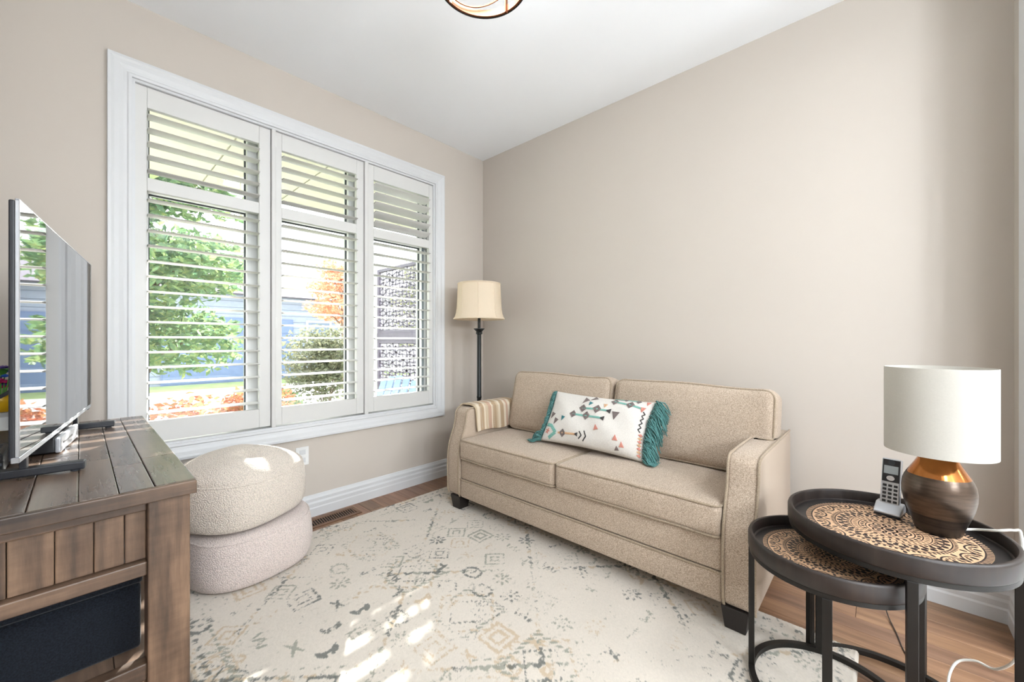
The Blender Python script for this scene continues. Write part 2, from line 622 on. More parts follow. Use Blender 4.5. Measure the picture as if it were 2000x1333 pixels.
# baseboards with a stepped, ogee-like profile
def base_prof(sgn=1):
    return [(0, 0), (0.019, 0), (0.019, 0.052), (0.016, 0.06), (0.0165, 0.082), (0.012, 0.094), (0.013, 0.112), (0.007, 0.124), (0.004, 0.134), (0, 0.136)]
def baseboard(name, axis, sgn, at, a0, a1):
    mb = MB().prism([(at + sgn * p, z * 1.0) for p, z in base_prof()], a0, a1, axis)
    struct(name, mb, M['white'], center=False)
baseboard('baseboard_back', 0, -1, 0, RX, 0)
baseboard('baseboard_right', 1, -1, 0, RY, 0)
baseboard('baseboard_left', 1, 1, RX, RY, 0)
baseboard('baseboard_front', 0, 1, RY, DX1 + 0.09, 0)
# casing of the doorway behind the camera
mb = MB()
mb.box(DX1, DX1 + 0.08, RY, RY + 0.018, 0, DZ + 0.08)
mb.box(DX0 - 0.08, DX0, RY, RY + 0.018, 0, DZ + 0.08)
mb.box(DX0, DX1, RY, RY + 0.018, DZ, DZ + 0.08)
struct('trim_1', mb, M['white'], center=False, bevel=0.004)

# ------------------------------------------------------------------ window: casing, jamb liner, frame, gaskets, panes
win = struct('window_1', MB().box(OX0 - 0.001, OX0 + 0.012, 0.0, 0.2, OZ0, OZ1)
             .box(OX1 - 0.012, OX1 + 0.001, 0.0, 0.2, OZ0, OZ1)
             .box(OX0 + 0.012, OX1 - 0.012, 0.0, 0.2, OZ1 - 0.012, OZ1)
             .box(OX0 + 0.012, OX1 - 0.012, 0.0, 0.2, OZ0, OZ0 + 0.012), M['white'], center=False)
# casing profile: (distance from opening edge, proud of wall)
cp = [(0.0, 0.0), (0.0, 0.012), (0.012, 0.014), (0.018, 0.010), (0.03, 0.012), (0.045, 0.017), (0.062, 0.019), (0.072, 0.024), (0.083, 0.024), (0.085, 0.02), (0.085, 0.0)]
corn = [(OX0, OZ0, -1, -1), (OX1, OZ0, 1, -1), (OX1, OZ1, 1, 1), (OX0, OZ1, -1, 1)]
for k in range(4):
    a, b = corn[k], corn[(k + 1) % 4]
    mb = MB()
    vs = []
    for q in (a, b):
        for d, p in cp:
            vs.append((q[0] + q[2] * d, -p, q[1] + q[3] * d))
    n = len(cp)
    mb.add(vs, [(i, i + 1, n + i + 1, n + i) for i in range(n - 1)] + [tuple(range(n)), tuple(range(2 * n - 1, n - 1, -1))])
    build('casing', mb, M['white'], win)
GL = [(-2.24, -1.811), (-1.632, -1.203), (-1.03, -0.60)]
YG0, YG1 = 0.09, 0.165
xs = [OX0 + 0.012] + [q for g in GL for q in g] + [OX1 - 0.012]
for i in range(0, len(xs), 2):
    build('jamb' if i in (0, 6) else 'mullion', MB().box(xs[i], xs[i + 1], YG0, YG1, OZ0 + 0.012, OZ1 - 0.012), M['white'], win, bevel=0.004)
for g in GL:
    for z0, z1, nm in ((OZ0 + 0.012, 0.655, 'bottom_rail'), (1.866, 1.935, 'transom'), (2.318, OZ1 - 0.012, 'top_rail')):
        build(nm, MB().box(g[0], g[1], YG0, YG1, z0, z1), M['white'], win, bevel=0.003)
    for z0, z1 in ((0.655, 1.866), (1.935, 2.318)):
        q = 0.006
        mb = MB()
        mb.box(g[0], g[0] + q, 0.117, 0.133, z0, z1)
        mb.box(g[1] - q, g[1], 0.117, 0.133, z0, z1)
        mb.box(g[0] + q, g[1] - q, 0.117, 0.133, z0, z0 + q)
        mb.box(g[0] + q, g[1] - q, 0.117, 0.133, z1 - q, z1)
        build('gasket', mb, M['gasket'], win)
        build('pane', MB().box(g[0] + q, g[1] - q, 0.124, 0.128, z0 + q, z1 - q), M['glass'], win)
# slim extra frame line in the right unit
build('sash_line', MB().box(-0.592, -0.578, YG0 - 0.004, YG0 + 0.001, 0.66, 2.31), plain('sash_grey', (120, 128, 134), 0.5), win)

# ------------------------------------------------------------------ plantation shutters
YC = 0.028                                             # centre plane of the shutter leaves
LD, LT = 0.089, 0.0105
def louver_mesh(L, name):
    pr = []
    n = 16
    for i in range(n):
        a = 2 * PI * i / n
        pr.append((LD / 2 * math.cos(a), LT / 2 * math.sin(a) * (0.75 + 0.25 * abs(math.sin(a)))))
    return MB().prism(pr, -L / 2, L / 2, 0)
frames = [(-2.298, -2.252, -1.768, -1.709), (-1.683, -1.648, -1.180, -1.129), (-1.098, -1.052, -0.578, -0.536)]
posts = [(-1.709, -1.683), (-1.129, -1.098)]
labels = ['white louvred shutter leaf on the left, beside the television',
          'white louvred shutter leaf in the middle of the window',
          'white louvred shutter leaf on the right, beside the floor lamp']
for (a, b) in posts:
    build('shutter_post', MB().box(a + 0.002, b - 0.002, -0.004, 0.07, OZ0 + 0.013, OZ1 - 0.013), M['shutter'], win, bevel=0.003)
ZB, ZBR, ZM0, ZM1, ZTR, ZT = 0.606, 0.712, 1.853, 1.918, 2.262, 2.364
for k, (xa, xb, xc, xd) in enumerate(frames):
    sh = thing('shutter', labels[k], 'shutter', ((xa + xd) / 2, YC, ZB), group='shutter leaves in the window')
    y0, y1 = YC - 0.015, YC + 0.015
    for p, q in ((xa, xb), (xc, xd)):
        build('stile', MB().box(p, q, y0, y1, ZB, ZT), M['shutter'], sh, bevel=0.003)
    for p, q, nm in ((ZB, ZBR, 'bottom_rail'), (ZM0, ZM1, 'middle_rail'), (ZTR, ZT, 'top_rail')):
        build(nm, MB().box(xb, xc, y0, y1, p, q), M['shutter'], sh, bevel=0.003)
    src = None
    zs = [(0.7505 + i * 0.0757, math.radians(1.9)) for i in range(15)]
    up = math.radians(-19 if k == 2 else 2)
    zs += [(1.955 + i * 0.0672, up) for i in range(5)]
    for i, (z, tilt) in enumerate(zs):
        if src is None:
            src = build('louver', louver_mesh(xc - xb - 0.004, 'louver'), M['shutter'], sh, smooth=35)
            src.location = Vector(((xb + xc) / 2, YC, z)) - sh.location
            src.rotation_euler = (tilt, 0, 0)
        else:
            inst(src, 'louver', sh, Vector(((xb + xc) / 2, YC, z)) - sh.location, (tilt + math.radians(random.uniform(-0.4, 0.4)), 0, 0))
    hx = xd - 0.001 if k == 2 else xa - 0.003
    for z in (2.3, 1.84, 1.22, 0.68):
        build('hinge', MB().box(hx - 0.0045, hx + 0.0045, YC - 0.026, YC - 0.014, z - 0.034, z + 0.034), M['white_plastic'], sh, bevel=0.002)

# ------------------------------------------------------------------ wall outlet and floor register
ol = thing('wall_outlet', 'white wall outlet plate behind the stacked poufs', 'outlet', (-1.538, 0, 0.40))
build('plate', MB().box(-1.576, -1.5, -0.006, 0, 0.335, 0.45), M['white_plastic'], ol, bevel=0.003)
for z in (0.418, 0.367):
    build('socket', MB().box(-1.556, -1.520, -0.0085, -0.005, z - 0.015, z + 0.015), M['white'], ol, bevel=0.002)
rg = thing('floor_register', 'brown slotted floor register beside the baseboard', 'vent', (-1.40, -0.118, 0))
mb = MB()
X0, X1, Y0, Y1 = -1.56, -1.238, -0.185, -0.05
mb.box(X0, X1, Y0, Y0 + 0.028, 0, 0.005); mb.box(X0, X1, Y1 - 0.028, Y1, 0, 0.005)
mb.box(X0, X0 + 0.022, Y0 + 0.028, Y1 - 0.028, 0, 0.005); mb.box(X1 - 0.022, X1, Y0 + 0.028, Y1 - 0.028, 0, 0.005)
build('frame', mb, M['register'], rg, bevel=0.0015, seg=1)
build('dark_sheet', MB().box(X0 + 0.022, X1 - 0.022, Y0 + 0.028, Y1 - 0.028, 0.0002, 0.001), M['dark'], rg)  # flat near-black sheet standing in for the shade below the slats
nb = 19
for i in range(nb):
    x = X0 + 0.03 + (X1 - X0 - 0.06) * i / (nb - 1)
    build('slat', MB().bar((x - 0.004, Y0 + 0.028, 0.003), (x + 0.004, Y1 - 0.028, 0.003), 0.0055, 0.004), M['register'], rg)

# ------------------------------------------------------------------ fill lights added in the unseen hall, and the room's ceiling lamp
for i, (x, y) in enumerate(((-2.5, -3.75), (-0.7, -3.75), (-2.5, -5.2), (-0.7, -5.2))):
    hl = thing('hall_fill_light', ('added flush fill light nearest the doorway, on the left', 'added flush fill light nearest the doorway, on the right', 'added flush fill light farther back, on the left', 'added flush fill light farther back, on the right')[i], 'lamp', (x, y, H - 0.09), group='added flush fill lights in the hall')
    build('rim', MB().lathe([(0.2, 0.03), (0.225, 0.03), (0.225, 0.09), (0.2, 0.09), (0.2, 0.03)], 40, (x, y, H - 0.09), False), M['white'], hl, smooth=40)
    build('diffuser', MB().lathe([(0.0, 0.0), (0.08, 0.004), (0.15, 0.015), (0.199, 0.04)], 40, (x, y, H - 0.085), False), M['diffuser'], hl, smooth=True)
    ld = bpy.data.lights.new('hall_fill_area', 'AREA')
    ld.shape = 'DISK'
    ld.size = 0.5
    ld.energy = HALL_FILL_POWER
    ld.color = (0.88, 0.95, 1.0)
    lo = bpy.data.objects.new('hall_fill_area', ld)
    COL.objects.link(lo)
    lo.parent = hl
    lo.location = (0, 0, -0.02)
for i, (x, y) in enumerate(((-2.78, -4.7), (-2.14, -4.7), (-0.33, -4.7))):  # glowing globes added out of view to brighten ceiling and window wall
    pl = thing('fill_globe', ('added globe fill light in the hall, left of the row', 'added globe fill light in the hall, middle of the row', 'added globe fill light in the hall, right of the row')[i], 'lamp', (x, y, 1.6), group='added globe fill lights in the hall')
    build('globe', MB().lathe([(0.15 * math.sin(PI * k / 16), 1.75 - 0.15 * math.cos(PI * k / 16)) for k in range(17)], 32, (x, y, 0), False), M['globe'], pl, smooth='all')
    build('cable', MB().lathe([(0.004, 1.9), (0.004, H)], 8, (x, y, 0)), M['black_metal'], pl)
    build('cap', MB().lathe([(0.03, 1.885), (0.03, 1.93), (0.01, 1.95)], 20, (x, y, 0)), M['chrome'], pl, smooth=40)
cx, cy, cz = -1.455, -1.55, 2.46
cl = thing('ceiling_lamp', 'copper ringed semi-flush ceiling lamp with white glass bowl', 'lamp', (cx, cy, cz))
build('canopy', MB().lathe([(0.0, 0.0), (0.075, 0.0), (0.085, -0.01), (0.085, -0.028), (0.03, -0.04), (0.0, -0.04)], 40, (cx, cy, H), False), M['ring_copper'], cl, smooth=40)
build('stem', MB().lathe([(0.009, 2.62), (0.009, 2.705)], 16, (cx, cy, 0)), M['ring_copper'], cl, smooth=40)
for z, nm in ((cz, 'lower_ring'), (cz + 0.15, 'upper_ring')):
    build(nm, MB().lathe([(0.163, 0), (0.171, 0), (0.171, 0.026), (0.163, 0.026), (0.163, 0)], 72, (cx, cy, z), False), M['ring_copper'], cl, smooth=40)
for i in range(4):
    a = 2 * PI * i / 4 + D(9.7)
    x, y = cx + 0.160 * math.cos(a), cy + 0.160 * math.sin(a)
    build('upright', MB().bar((x, y, cz - 0.008), (x, y, cz + 0.172), 0.006, 0.012), M['ring_copper'], cl)
    build('spoke', MB().bar((cx + 0.02 * math.cos(a), cy + 0.02 * math.sin(a), cz + 0.171), (cx + 0.167 * math.cos(a), cy + 0.167 * math.sin(a), cz + 0.171), 0.006, 0.006), M['ring_copper'], cl)
build('lower_band', MB().lathe([(0.1712, -0.003), (0.1745, -0.003), (0.1745, 0.030), (0.1712, 0.030), (0.1712, -0.003)], 72, (cx, cy, cz), False), M['black_metal'], cl, smooth=40)
for s in (0, 1):
    pts = [(cx + 0.152 * math.cos(a), cy + 0.152 * math.sin(a), cz + 0.075 + 0.06 * math.sin(a * 1 + s * PI)) for a in [2 * PI * i / 48 for i in range(48)]]
    build('slanted_hoop', MB().tube(pts, 0.0035, 6, True), M['ring_copper'], cl, smooth=True)
build('uplight_shield', MB().lathe([(0.0, 0.156), (0.132, 0.156), (0.135, 0.160), (0.132, 0.166), (0.0, 0.168)], 48, (cx, cy, cz), False), M['white'], cl, smooth=40)  # plate added above the bowl to keep its glare off the ceiling
build('glass_bowl', MB().lathe([(0.0, 0.035), (0.05, 0.037), (0.09, 0.045), (0.115, 0.065), (0.122, 0.1), (0.115, 0.14), (0.02, 0.15)], 48, (cx, cy, cz), False), M['bowl'], cl, smooth=True)

# ================================================================== RUG
def make_rug():
    x0, x1, y0, y1 = -2.235, -0.598, -2.59, -0.238
    st = 0.0042
    nx = int((x1 - x0) / st); ny = int((y1 - y0) / st)
    U, V = np.meshgrid(np.linspace(0, x1 - x0, nx + 1), np.linspace(0, y1 - y0, ny + 1))   # rows: y
    Wd, Ln = x1 - x0, y1 - y0
    def smooth_noise(cx, cy, seed):
        r = np.random.default_rng(seed)
        gx, gy = int(Wd / cx) + 3, int(Ln / cy) + 3
        g = r.random((gy, gx))
        a = U / cx; b = V / cy
        ia = a.astype(int); ib = b.astype(int)
        fa = a - ia; fb = b - ib
        fa = fa * fa * (3 - 2 * fa); fb = fb * fb * (3 - 2 * fb)
        return (g[ib, ia] * (1 - fa) + g[ib, ia + 1] * fa) * (1 - fb) + (g[ib + 1, ia] * (1 - fa) + g[ib + 1, ia + 1] * fa) * fb
    dark = np.zeros_like(U); tan = np.zeros_like(U); sage = np.zeros_like(U)
    r = np.random.default_rng(5)
    def ring(cx, cy, R, w, sx=1.0):
        d = np.abs(U - cx) * sx + np.abs(V - cy)
        return np.clip(1.2 - np.abs(d - R) / w, 0, 1)
    def square(cx, cy, R, w):
        d = np.maximum(np.abs(U - cx), np.abs(V - cy))
        return np.clip(1.2 - np.abs(d - R) / w, 0, 1)
    def blob(cx, cy, a, b, th):
        c, s = math.cos(th), math.sin(th)
        p = (U - cx) * c + (V - cy) * s; q = -(U - cx) * s + (V - cy) * c
        return np.clip(1.3 - ((p / a) ** 2 + (q / b) ** 2), 0, 1)
    def loop(cx, cy, R, w):
        d = np.hypot((U - cx), (V - cy) * 0.8)
        return np.clip(1.2 - np.abs(d - R) / w, 0, 1)
    def stamp(tgt, fn, cx, cy, ext, amp):
        """paint one motif only inside its own little window"""
        i0, i1 = max(0, int((cx - ext) / st)), min(nx, int((cx + ext) / st) + 1)
        j0, j1 = max(0, int((cy - ext) / st)), min(ny, int((cy + ext) / st) + 1)
        if i1 <= i0 or j1 <= j0:
            return
        nonlocal U, V
        Us, Vs = U, V
        U, V = Us[j0:j1, i0:i1], Vs[j0:j1, i0:i1]
        m = fn() * amp
        U, V = Us, Vs
        tgt[j0:j1, i0:i1] = np.maximum(tgt[j0:j1, i0:i1], m)
    def leafpair(cx, cy, th, a, b):
        return np.maximum(blob(cx, cy, a, b, th + 0.55), blob(cx + 0.014 * math.cos(th), cy + 0.014 * math.sin(th), a, b, th - 0.55))
    # large diamond lattice: double chains of leaf strokes
    PX, PY = Wd / 2, Ln / 3.0
    hyp = math.hypot(PX, PY)
    for sgn in (1, -1):
        for k in range(-6, 10):
            for j in range(0, 80):
                tt = j * 0.044
                px, py = tt * PX / hyp, tt * PY / hyp
                cx = px if sgn > 0 else Wd - px
                cy = py + k * PY
                if cx < 0 or cx > Wd or cy < 0 or cy > Ln:
                    continue
                th = math.atan2(PY, sgn * PX)
                amp = 0.75 + 0.35 * math.sin(j * 0.31 + k * 1.7 + sgn)
                tgt = (dark, dark, sage, tan)[r.integers(0, 4)]
                stamp(tgt, lambda: leafpair(cx, cy, th, 0.021, 0.0095), cx, cy, 0.05, amp)
                stamp(sage, lambda: blob(cx + 0.035 * math.sin(th), cy - 0.035 * math.cos(th), 0.016, 0.006, th), cx, cy, 0.07, 0.55)
    # motifs on a half-drop grid: flowers, loops, dotted squares, small diamonds, sprigs
    gx, gy = Wd / 12.0, Ln / 19.0
    for j in range(0, 20):
        for i in range(0, 13):
            cx = (i + 0.5 * (j % 2)) * gx + r.uniform(-0.014, 0.014)
            cy = j * gy + r.uniform(-0.014, 0.014)
            kind = r.integers(0, 9)
            amp = r.uniform(0.5, 1.1)
            tgt = (dark, dark, sage, tan, sage, tan, dark, sage)[r.integers(0, 8)]
            def fn():
                if kind == 0:
                    m = blob(cx, cy, 0.012, 0.012, 0)
                    for q in range(8):
                        a = q * PI / 4
                        m = np.maximum(m, blob(cx + 0.032 * math.cos(a), cy + 0.032 * math.sin(a), 0.019, 0.009, a))
                    return m
                if kind == 1:
                    return np.maximum(loop(cx, cy, 0.036, 0.012), 0.7 * blob(cx, cy, 0.014, 0.014, 0))
                if kind == 2:
                    return np.maximum(square(cx, cy, 0.052, 0.011), square(cx, cy, 0.024, 0.011))
                if kind == 3:
                    return np.maximum(ring(cx, cy, 0.064, 0.012), ring(cx, cy, 0.026, 0.012))
                if kind == 4:
                    m = np.maximum(blob(cx - 0.024, cy, 0.014, 0.030, 0.5), blob(cx + 0.024, cy, 0.014, 0.030, -0.5))
                    return np.maximum(m, blob(cx, cy, 0.034, 0.010, 0.2))
                if kind == 5:
                    m = np.zeros_like(U)
                    for q in range(5):
                        m = np.maximum(m, blob(cx + (q - 2) * 0.026, cy + (0.009 if q % 2 else -0.009), 0.015, 0.008, 0.6 if q % 2 else -0.6))
                    return m
                if kind == 6:
                    return np.maximum(blob(cx, cy, 0.046, 0.011, 0.25), blob(cx + 0.02, cy + 0.028, 0.024, 0.009, 0.9))
                if kind == 7:
                    m = np.zeros_like(U)
                    for q in range(4):
                        m = np.maximum(m, blob(cx + 0.008 * (q % 2), cy + (q - 1.5) * 0.024, 0.026, 0.008, 0.35 if q % 2 else -0.35))
                    return m
                return np.maximum(blob(cx, cy, 0.05, 0.008, 1.1), blob(cx, cy, 0.05, 0.008, -1.1))
            stamp(tgt, fn, cx, cy, 0.09, amp)
    # stepped medallions where the lattice opens
    for cx, cy in [(PX * a, PY * b) for a, b in ((1, 0.5), (1, 1.5), (1, 2.5), (0, 1), (2, 1), (0, 2), (2, 2), (0, 0), (2, 0), (1, 0.0), (1, 3), (1, 1), (1, 2))]:
        stamp(sage, lambda: square(cx, cy, 0.105, 0.016) * (np.sin((U + V) * 210) > -0.35), cx, cy, 0.2, 0.85)
        stamp(dark, lambda: ring(cx, cy, 0.088, 0.014) * (np.sin((U - V) * 240) > -0.3), cx, cy, 0.2, 0.8)
        stamp(tan, lambda: ring(cx, cy, 0.150, 0.016) * (np.sin(U * 190) > -0.4), cx, cy, 0.2, 0.9)
    e = np.minimum(np.minimum(U, Wd - U), np.minimum(V, Ln - V))
    along = np.where(np.minimum(U, Wd - U) < np.minimum(V, Ln - V), V, U)
    row = np.clip(1.2 - np.abs(e - 0.045) / 0.016, 0, 1) * (np.sin(along * 2 * PI / 0.052) > -0.1)
    row2 = np.clip(1.2 - np.abs(e - 0.095) / 0.012, 0, 1) * (np.sin(along * 2 * PI / 0.034 + 1) > -0.3)
    np.maximum(dark, row * 0.75, out=dark); np.maximum(sage, row2 * 0.8, out=sage)
    # worn, broken print: short yarn-coloured strokes
    speck = 0.62 * smooth_noise(0.012, 0.0065, 1) + 0.38 * rng.random(U.shape)
    spk2 = 0.62 * smooth_noise(0.007, 0.011, 2) + 0.38 * rng.random(U.shape)
    spk3 = 0.62 * smooth_noise(0.010, 0.008, 12) + 0.38 * rng.random(U.shape)
    wear = np.clip(smooth_noise(0.30, 0.30, 3) * 0.65 + smooth_noise(0.10, 0.10, 4) * 0.55 + 0.08, 0.2, 1.05)
    ghost = 0.16 * (np.sin(V * 2 * PI / 0.034) > 0.2) * smooth_noise(0.05, 0.03, 15)
    def ink(m, nz, k):
        return np.clip((np.clip(m, 0, 1) * wear * k - nz) * 5.0 + 0.25, 0, 1) * (m > 0.05)
    base = np.array(lin((217, 207, 194)))
    colr = np.ones(U.shape + (3,)) * base
    colr *= (0.94 + 0.06 * smooth_noise(0.2, 0.2, 6) + 0.08 * (rng.random(U.shape) - 0.5))[..., None]
    for m, c, nz, k, op in ((ghost * 3.5, (176, 170, 156), spk3, 1.05, 0.6), (tan, (192, 168, 136), spk2, 1.08, 0.75), (sage, (142, 142, 128), speck, 1.04, 0.85), (dark, (88, 92, 88), spk3, 0.95, 0.85)):
        a = op * ink(m, nz, k)[..., None]
        colr = colr * (1 - a) + a * np.array(lin(c))
    hz = 0.013 + 0.0016 * (rng.random(U.shape) - 0.5) + 0.001 * smooth_noise(0.02, 0.02, 9)
    edge = np.clip(e / 0.008, 0, 1)
    hz = 0.003 + (hz - 0.003) * np.sqrt(edge)
    co = np.stack([U + x0, V + y0, hz], -1).reshape(-1, 3)
    idx = np.arange((nx + 1) * (ny + 1)).reshape(ny + 1, nx + 1)
    fs = np.stack([idx[:-1, :-1], idx[:-1, 1:], idx[1:, 1:], idx[1:, :-1]], -1).reshape(-1, 4)
    rim = np.concatenate([idx[0, :], idx[1:, -1], idx[-1, -2::-1], idx[-2:0:-1, 0]])
    nb = len(co)
    bot = co[rim].copy(); bot[:, 2] = 0.0005
    co = np.concatenate([co, bot])
    k = np.arange(len(rim))
    kn = (k + 1) % len(rim)
    fs = np.concatenate([fs, np.stack([rim[kn], rim[k], nb + k, nb + kn], -1)])
    me = bpy.data.meshes.new('area_rug')
    me.vertices.add(len(co)); me.vertices.foreach_set('co', co.astype('f').ravel())
    me.loops.add(fs.size); me.loops.foreach_set('vertex_index', fs.astype('i').ravel())
    me.polygons.add(len(fs)); me.polygons.foreach_set('loop_start', (np.arange(len(fs)) * 4).astype('i'))
    me.update(calc_edges=True)
    at = me.color_attributes.new('weave', 'FLOAT_COLOR', 'POINT')
    cc = np.ones((len(co), 4), 'f')
    cc[:nb, :3] = colr.reshape(-1, 3)
    cc[nb:, :3] = np.array(lin((214, 202, 184)))
    at.data.foreach_set('color', cc.ravel())
    t = NT('rug_wool')
    vc = t.n('ShaderNodeVertexColor', layer_name='weave')
    t.base(vc.outputs['Color'])
    t.b.inputs['Roughness'].default_value = 1.0
    t.b.inputs['Specular IOR Level'].default_value = 0.05
    t.b.inputs['Sheen Weight'].default_value = 0.2
    t.bump(t.noise(t.obj(), 420, 2, 0.7), 0.7, 0.003)
    me.materials.append(t.m)
    o = bpy.data.objects.new('area_rug', me)
    COL.objects.link(o)
    tag(o, 'cream area rug with faded grey and tan diamond pattern', 'rug')
make_rug()

# ================================================================== SOFA
SY0, SY1 = -2.314, -0.523
AI0, AI1 = -2.2, -0.640
sofa = thing('sofa', 'beige linen two-seat sofa with dark block feet against the wall', 'sofa', (-0.42, (SY0 + SY1) / 2, 0.013))
arm_prof = [(-0.05, 0.10), (-0.800, 0.10), (-0.812, 0.13), (-0.814, 0.27), (-0.812, 0.36), (-0.803, 0.42), (-0.785, 0.475), (-0.765, 0.52),
            (-0.752, 0.565), (-0.747, 0.605), (-0.741, 0.634), (-0.728, 0.652), (-0.705, 0.661), (-0.60, 0.664), (-0.05, 0.66)]
def arm(y0, y1):
    a = build('arm', MB().prism(arm_prof, y0, y1, 1), M['sofa'], sofa, bevel=0.016, seg=3, smooth=50)
    for y in (y0 + 0.004, y1 - 0.004):
        pts = [(x - 0.001, y, z) for x, z in arm_prof[1:]]
        pts[-1] = (-0.06, y, 0.661)
        build('piping', MB().tube(pts, 0.0052, 8), M['piping'], a, smooth=True)
arm(AI1, SY1)
arm(SY0, AI0)
YM = -1.405
build('back_frame', MB().box(-0.165, -0.045, AI0 + 0.002, AI1 - 0.002, 0.10, 0.80), M['sofa'], sofa, bevel=0.03, seg=3, smooth=50)
build('lower_rail', MB().box(-0.804, -0.17, AI0 + 0.001, AI1 - 0.001, 0.098, 0.212), M['sofa'], sofa, bevel=0.012, seg=3, smooth=50)
build('upper_rail', MB().box(-0.799, -0.17, AI0 + 0.001, AI1 - 0.001, 0.214, 0.346), M['sofa'], sofa, bevel=0.012, seg=3, smooth=50)
build('piping', MB().tube([(-0.801, AI0, 0.213), (-0.802, (AI0 + AI1) / 2, 0.213), (-0.801, AI1, 0.213)], 0.005, 8), M['piping'], sofa, smooth=True)
for (x, y) in ((-0.765, -0.60), (-0.765, -2.242), (-0.10, -0.60), (-0.10, -2.242)):
    mb = MB()
    vs = []
    for z, s in ((0.100, 0.047), (0.0135 if x < -0.5 else 0.0, 0.036)):
        vs += [(x - s, y - s, z), (x + s, y - s, z), (x + s, y + s, z), (x - s, y + s, z)]
    mb.add(vs, [(0, 1, 2, 3), (7, 6, 5, 4), (0, 4, 5, 1), (1, 5, 6, 2), (2, 6, 7, 3), (3, 7, 4, 0)])
    build('foot', mb, M['foot'], sofa, bevel=0.003)
def rrect(hx, hy, r, n=6):
    pts = []
    for sx, sy, a0 in ((1, 1, 0), (-1, 1, 90), (-1, -1, 180), (1, -1, 270)):
        for k in range(n + 1):
            a = math.radians(a0 + 90 * k / n)
            pts.append((sx * (hx - r) + r * math.cos(a), sy * (hy - r) + r * math.sin(a)))
    # insert points along the long straights
    out = []
    for i in range(len(pts)):
        p, q = pts[i], pts[(i + 1) % len(pts)]
        out.append(p)
        d = math.hypot(q[0] - p[0], q[1] - p[1])
        k = int(d / 0.05)
        for j in range(1, k + 1):
            out.append((p[0] + (q[0] - p[0]) * j / (k + 1), p[1] + (q[1] - p[1]) * j / (k + 1)))
    return out
for s, (ya, yb) in enumerate(((YM + 0.003, AI1 - 0.004), (AI0 + 0.004, YM - 0.003))):
    sx, sy, sz = 0.60, yb - ya, 0.128
    c = (-0.517, (ya + yb) / 2, 0.412)
    def df(x, y, z, s=s, sx=sx, sy=sy):
        u, v = x / (sx / 2), y / (sy / 2)
        p = max(0, 1 - abs(u) ** 2.2) * max(0, 1 - abs(v) ** 2.6)
        w = 0.0035 * sinn(x * 4, y * 3, z, s + 2) * p
        if z > 0:
            z = z + 0.016 * p + w - 0.006 * max(0, u) * p
            # soft creases towards the middle seam
            if s == 1 and v > 0.3 and u < 0.6:
                z += 0.0022 * math.sin(v * 30 + u * 6) * p * (v - 0.3)
        x = x + (-1 if x < 0 else 1) * 0.008 * max(0, 1 - abs(v) ** 4) * max(0, 1 - (z / 0.064) ** 2) + (0.002 * math.sin(y * 26 + s) if x < -sx / 2 + 0.02 else 0)
        return x, y, z
    cu = build('seat_cushion', rbox(sx, sy, sz, 0.026, 26, 4, df, c), M['sofa'], sofa, merge=True, smooth='all')
    for zz in (sz / 2 - 0.005, -sz / 2 + 0.005):
        pts = []
        for px, py in rrect(sx / 2 - 0.003, sy / 2 - 0.003, 0.028):
            q = df(px, py, zz)
            pts.append((q[0] + c[0], q[1] + c[1], zz + c[2]))
        build('piping', MB().tube(pts, 0.0046, 8, True), M['piping'], cu, smooth=True)
TB = math.radians(13)
for s, (ya, yb) in enumerate(((-1.462, -0.662), (-2.300, -1.474))):
    sx, sy, sz = 0.165, yb - ya, 0.425
    c = (-0.268, (ya + yb) / 2, 0.674)
    yc = c[1]
    def df(x, y, z, s=s, sx=sx, sy=sy, sz=sz, yc=yc):
        u, v = y / (sy / 2), z / (sz / 2)
        p = max(0, 1 - abs(u) ** 2.4) * max(0, 1 - abs(v) ** 2.6)
        if x < 0:
            x -= 0.030 * p + 0.006 * sinn(y * 2.2, z * 3, 0, s + 4) * p
        else:
            x += 0.004 * p
        z += 0.010 * sinn(y * 1.6, 0.3, x, s) * (1 if z > 0 else 0) * max(0, v)
        X = x * math.cos(TB) + z * math.sin(TB)
        Z = -x * math.sin(TB) + z * math.cos(TB)
        # the ear of the cushion rests on top of the arm
        wy = y + yc
        if wy < AI0 + 0.012:
            k = min(1, (AI0 + 0.012 - wy) / 0.03)
            lo = 0.665 - 0.674
            if Z < lo:
                Z = Z + (lo - Z) * k
        return X, y, Z
    cu = build('back_cushion', rbox(sx, sy, sz, 0.052, 26, 5, df, c), M['sofa'], sofa, merge=True, smooth='all')
    for xx in (-sx / 2 + 0.016, sx / 2 - 0.016):
        pts = []
        for py, pz in rrect(sy / 2 - 0.012, sz / 2 - 0.012, 0.050):
            q = df(xx, py, pz)
            pts.append((q[0] + c[0], q[1] + c[1], q[2] + c[2]))
        build('piping', MB().tube(pts, 0.0046, 8, True), M['piping'], cu, smooth=True)

# ------------------------------------------------------------------ throw blanket over the left arm
t = NT('striped_throw')
v = t.obj((1, 1, 1), False)
sx = t.n('ShaderNodeSeparateXYZ')
t.l(v, sx.inputs[0])
mr = t.n('ShaderNodeMapRange')
mr.inputs['From Min'].default_value = -0.21
mr.inputs['From Max'].default_value = 0.21
t.l(sx.outputs['X'], mr.inputs['Value'])
cream, tanc, sand, rose = lin((226, 212, 190)), lin((184, 158, 128)), lin((206, 186, 158)), lin((198, 164, 142))
st = [(0.0, sand), (0.09, cream), (0.15, tanc), (0.235, cream), (0.27, sand), (0.33, rose), (0.40, cream), (0.43, tanc), (0.52, sand),
      (0.56, cream), (0.61, tanc), (0.69, cream), (0.74, rose), (0.79, cream), (0.85, tanc), (0.93, sand)]
rr = t.ramp(mr.outputs[0], st)
rr.node.color_ramp.interpolation = 'CONSTANT'
ws = t.n('ShaderNodeTexWave', wave_type='BANDS', bands_direction='DIAGONAL')
ws.inputs['Scale'].default_value = 60
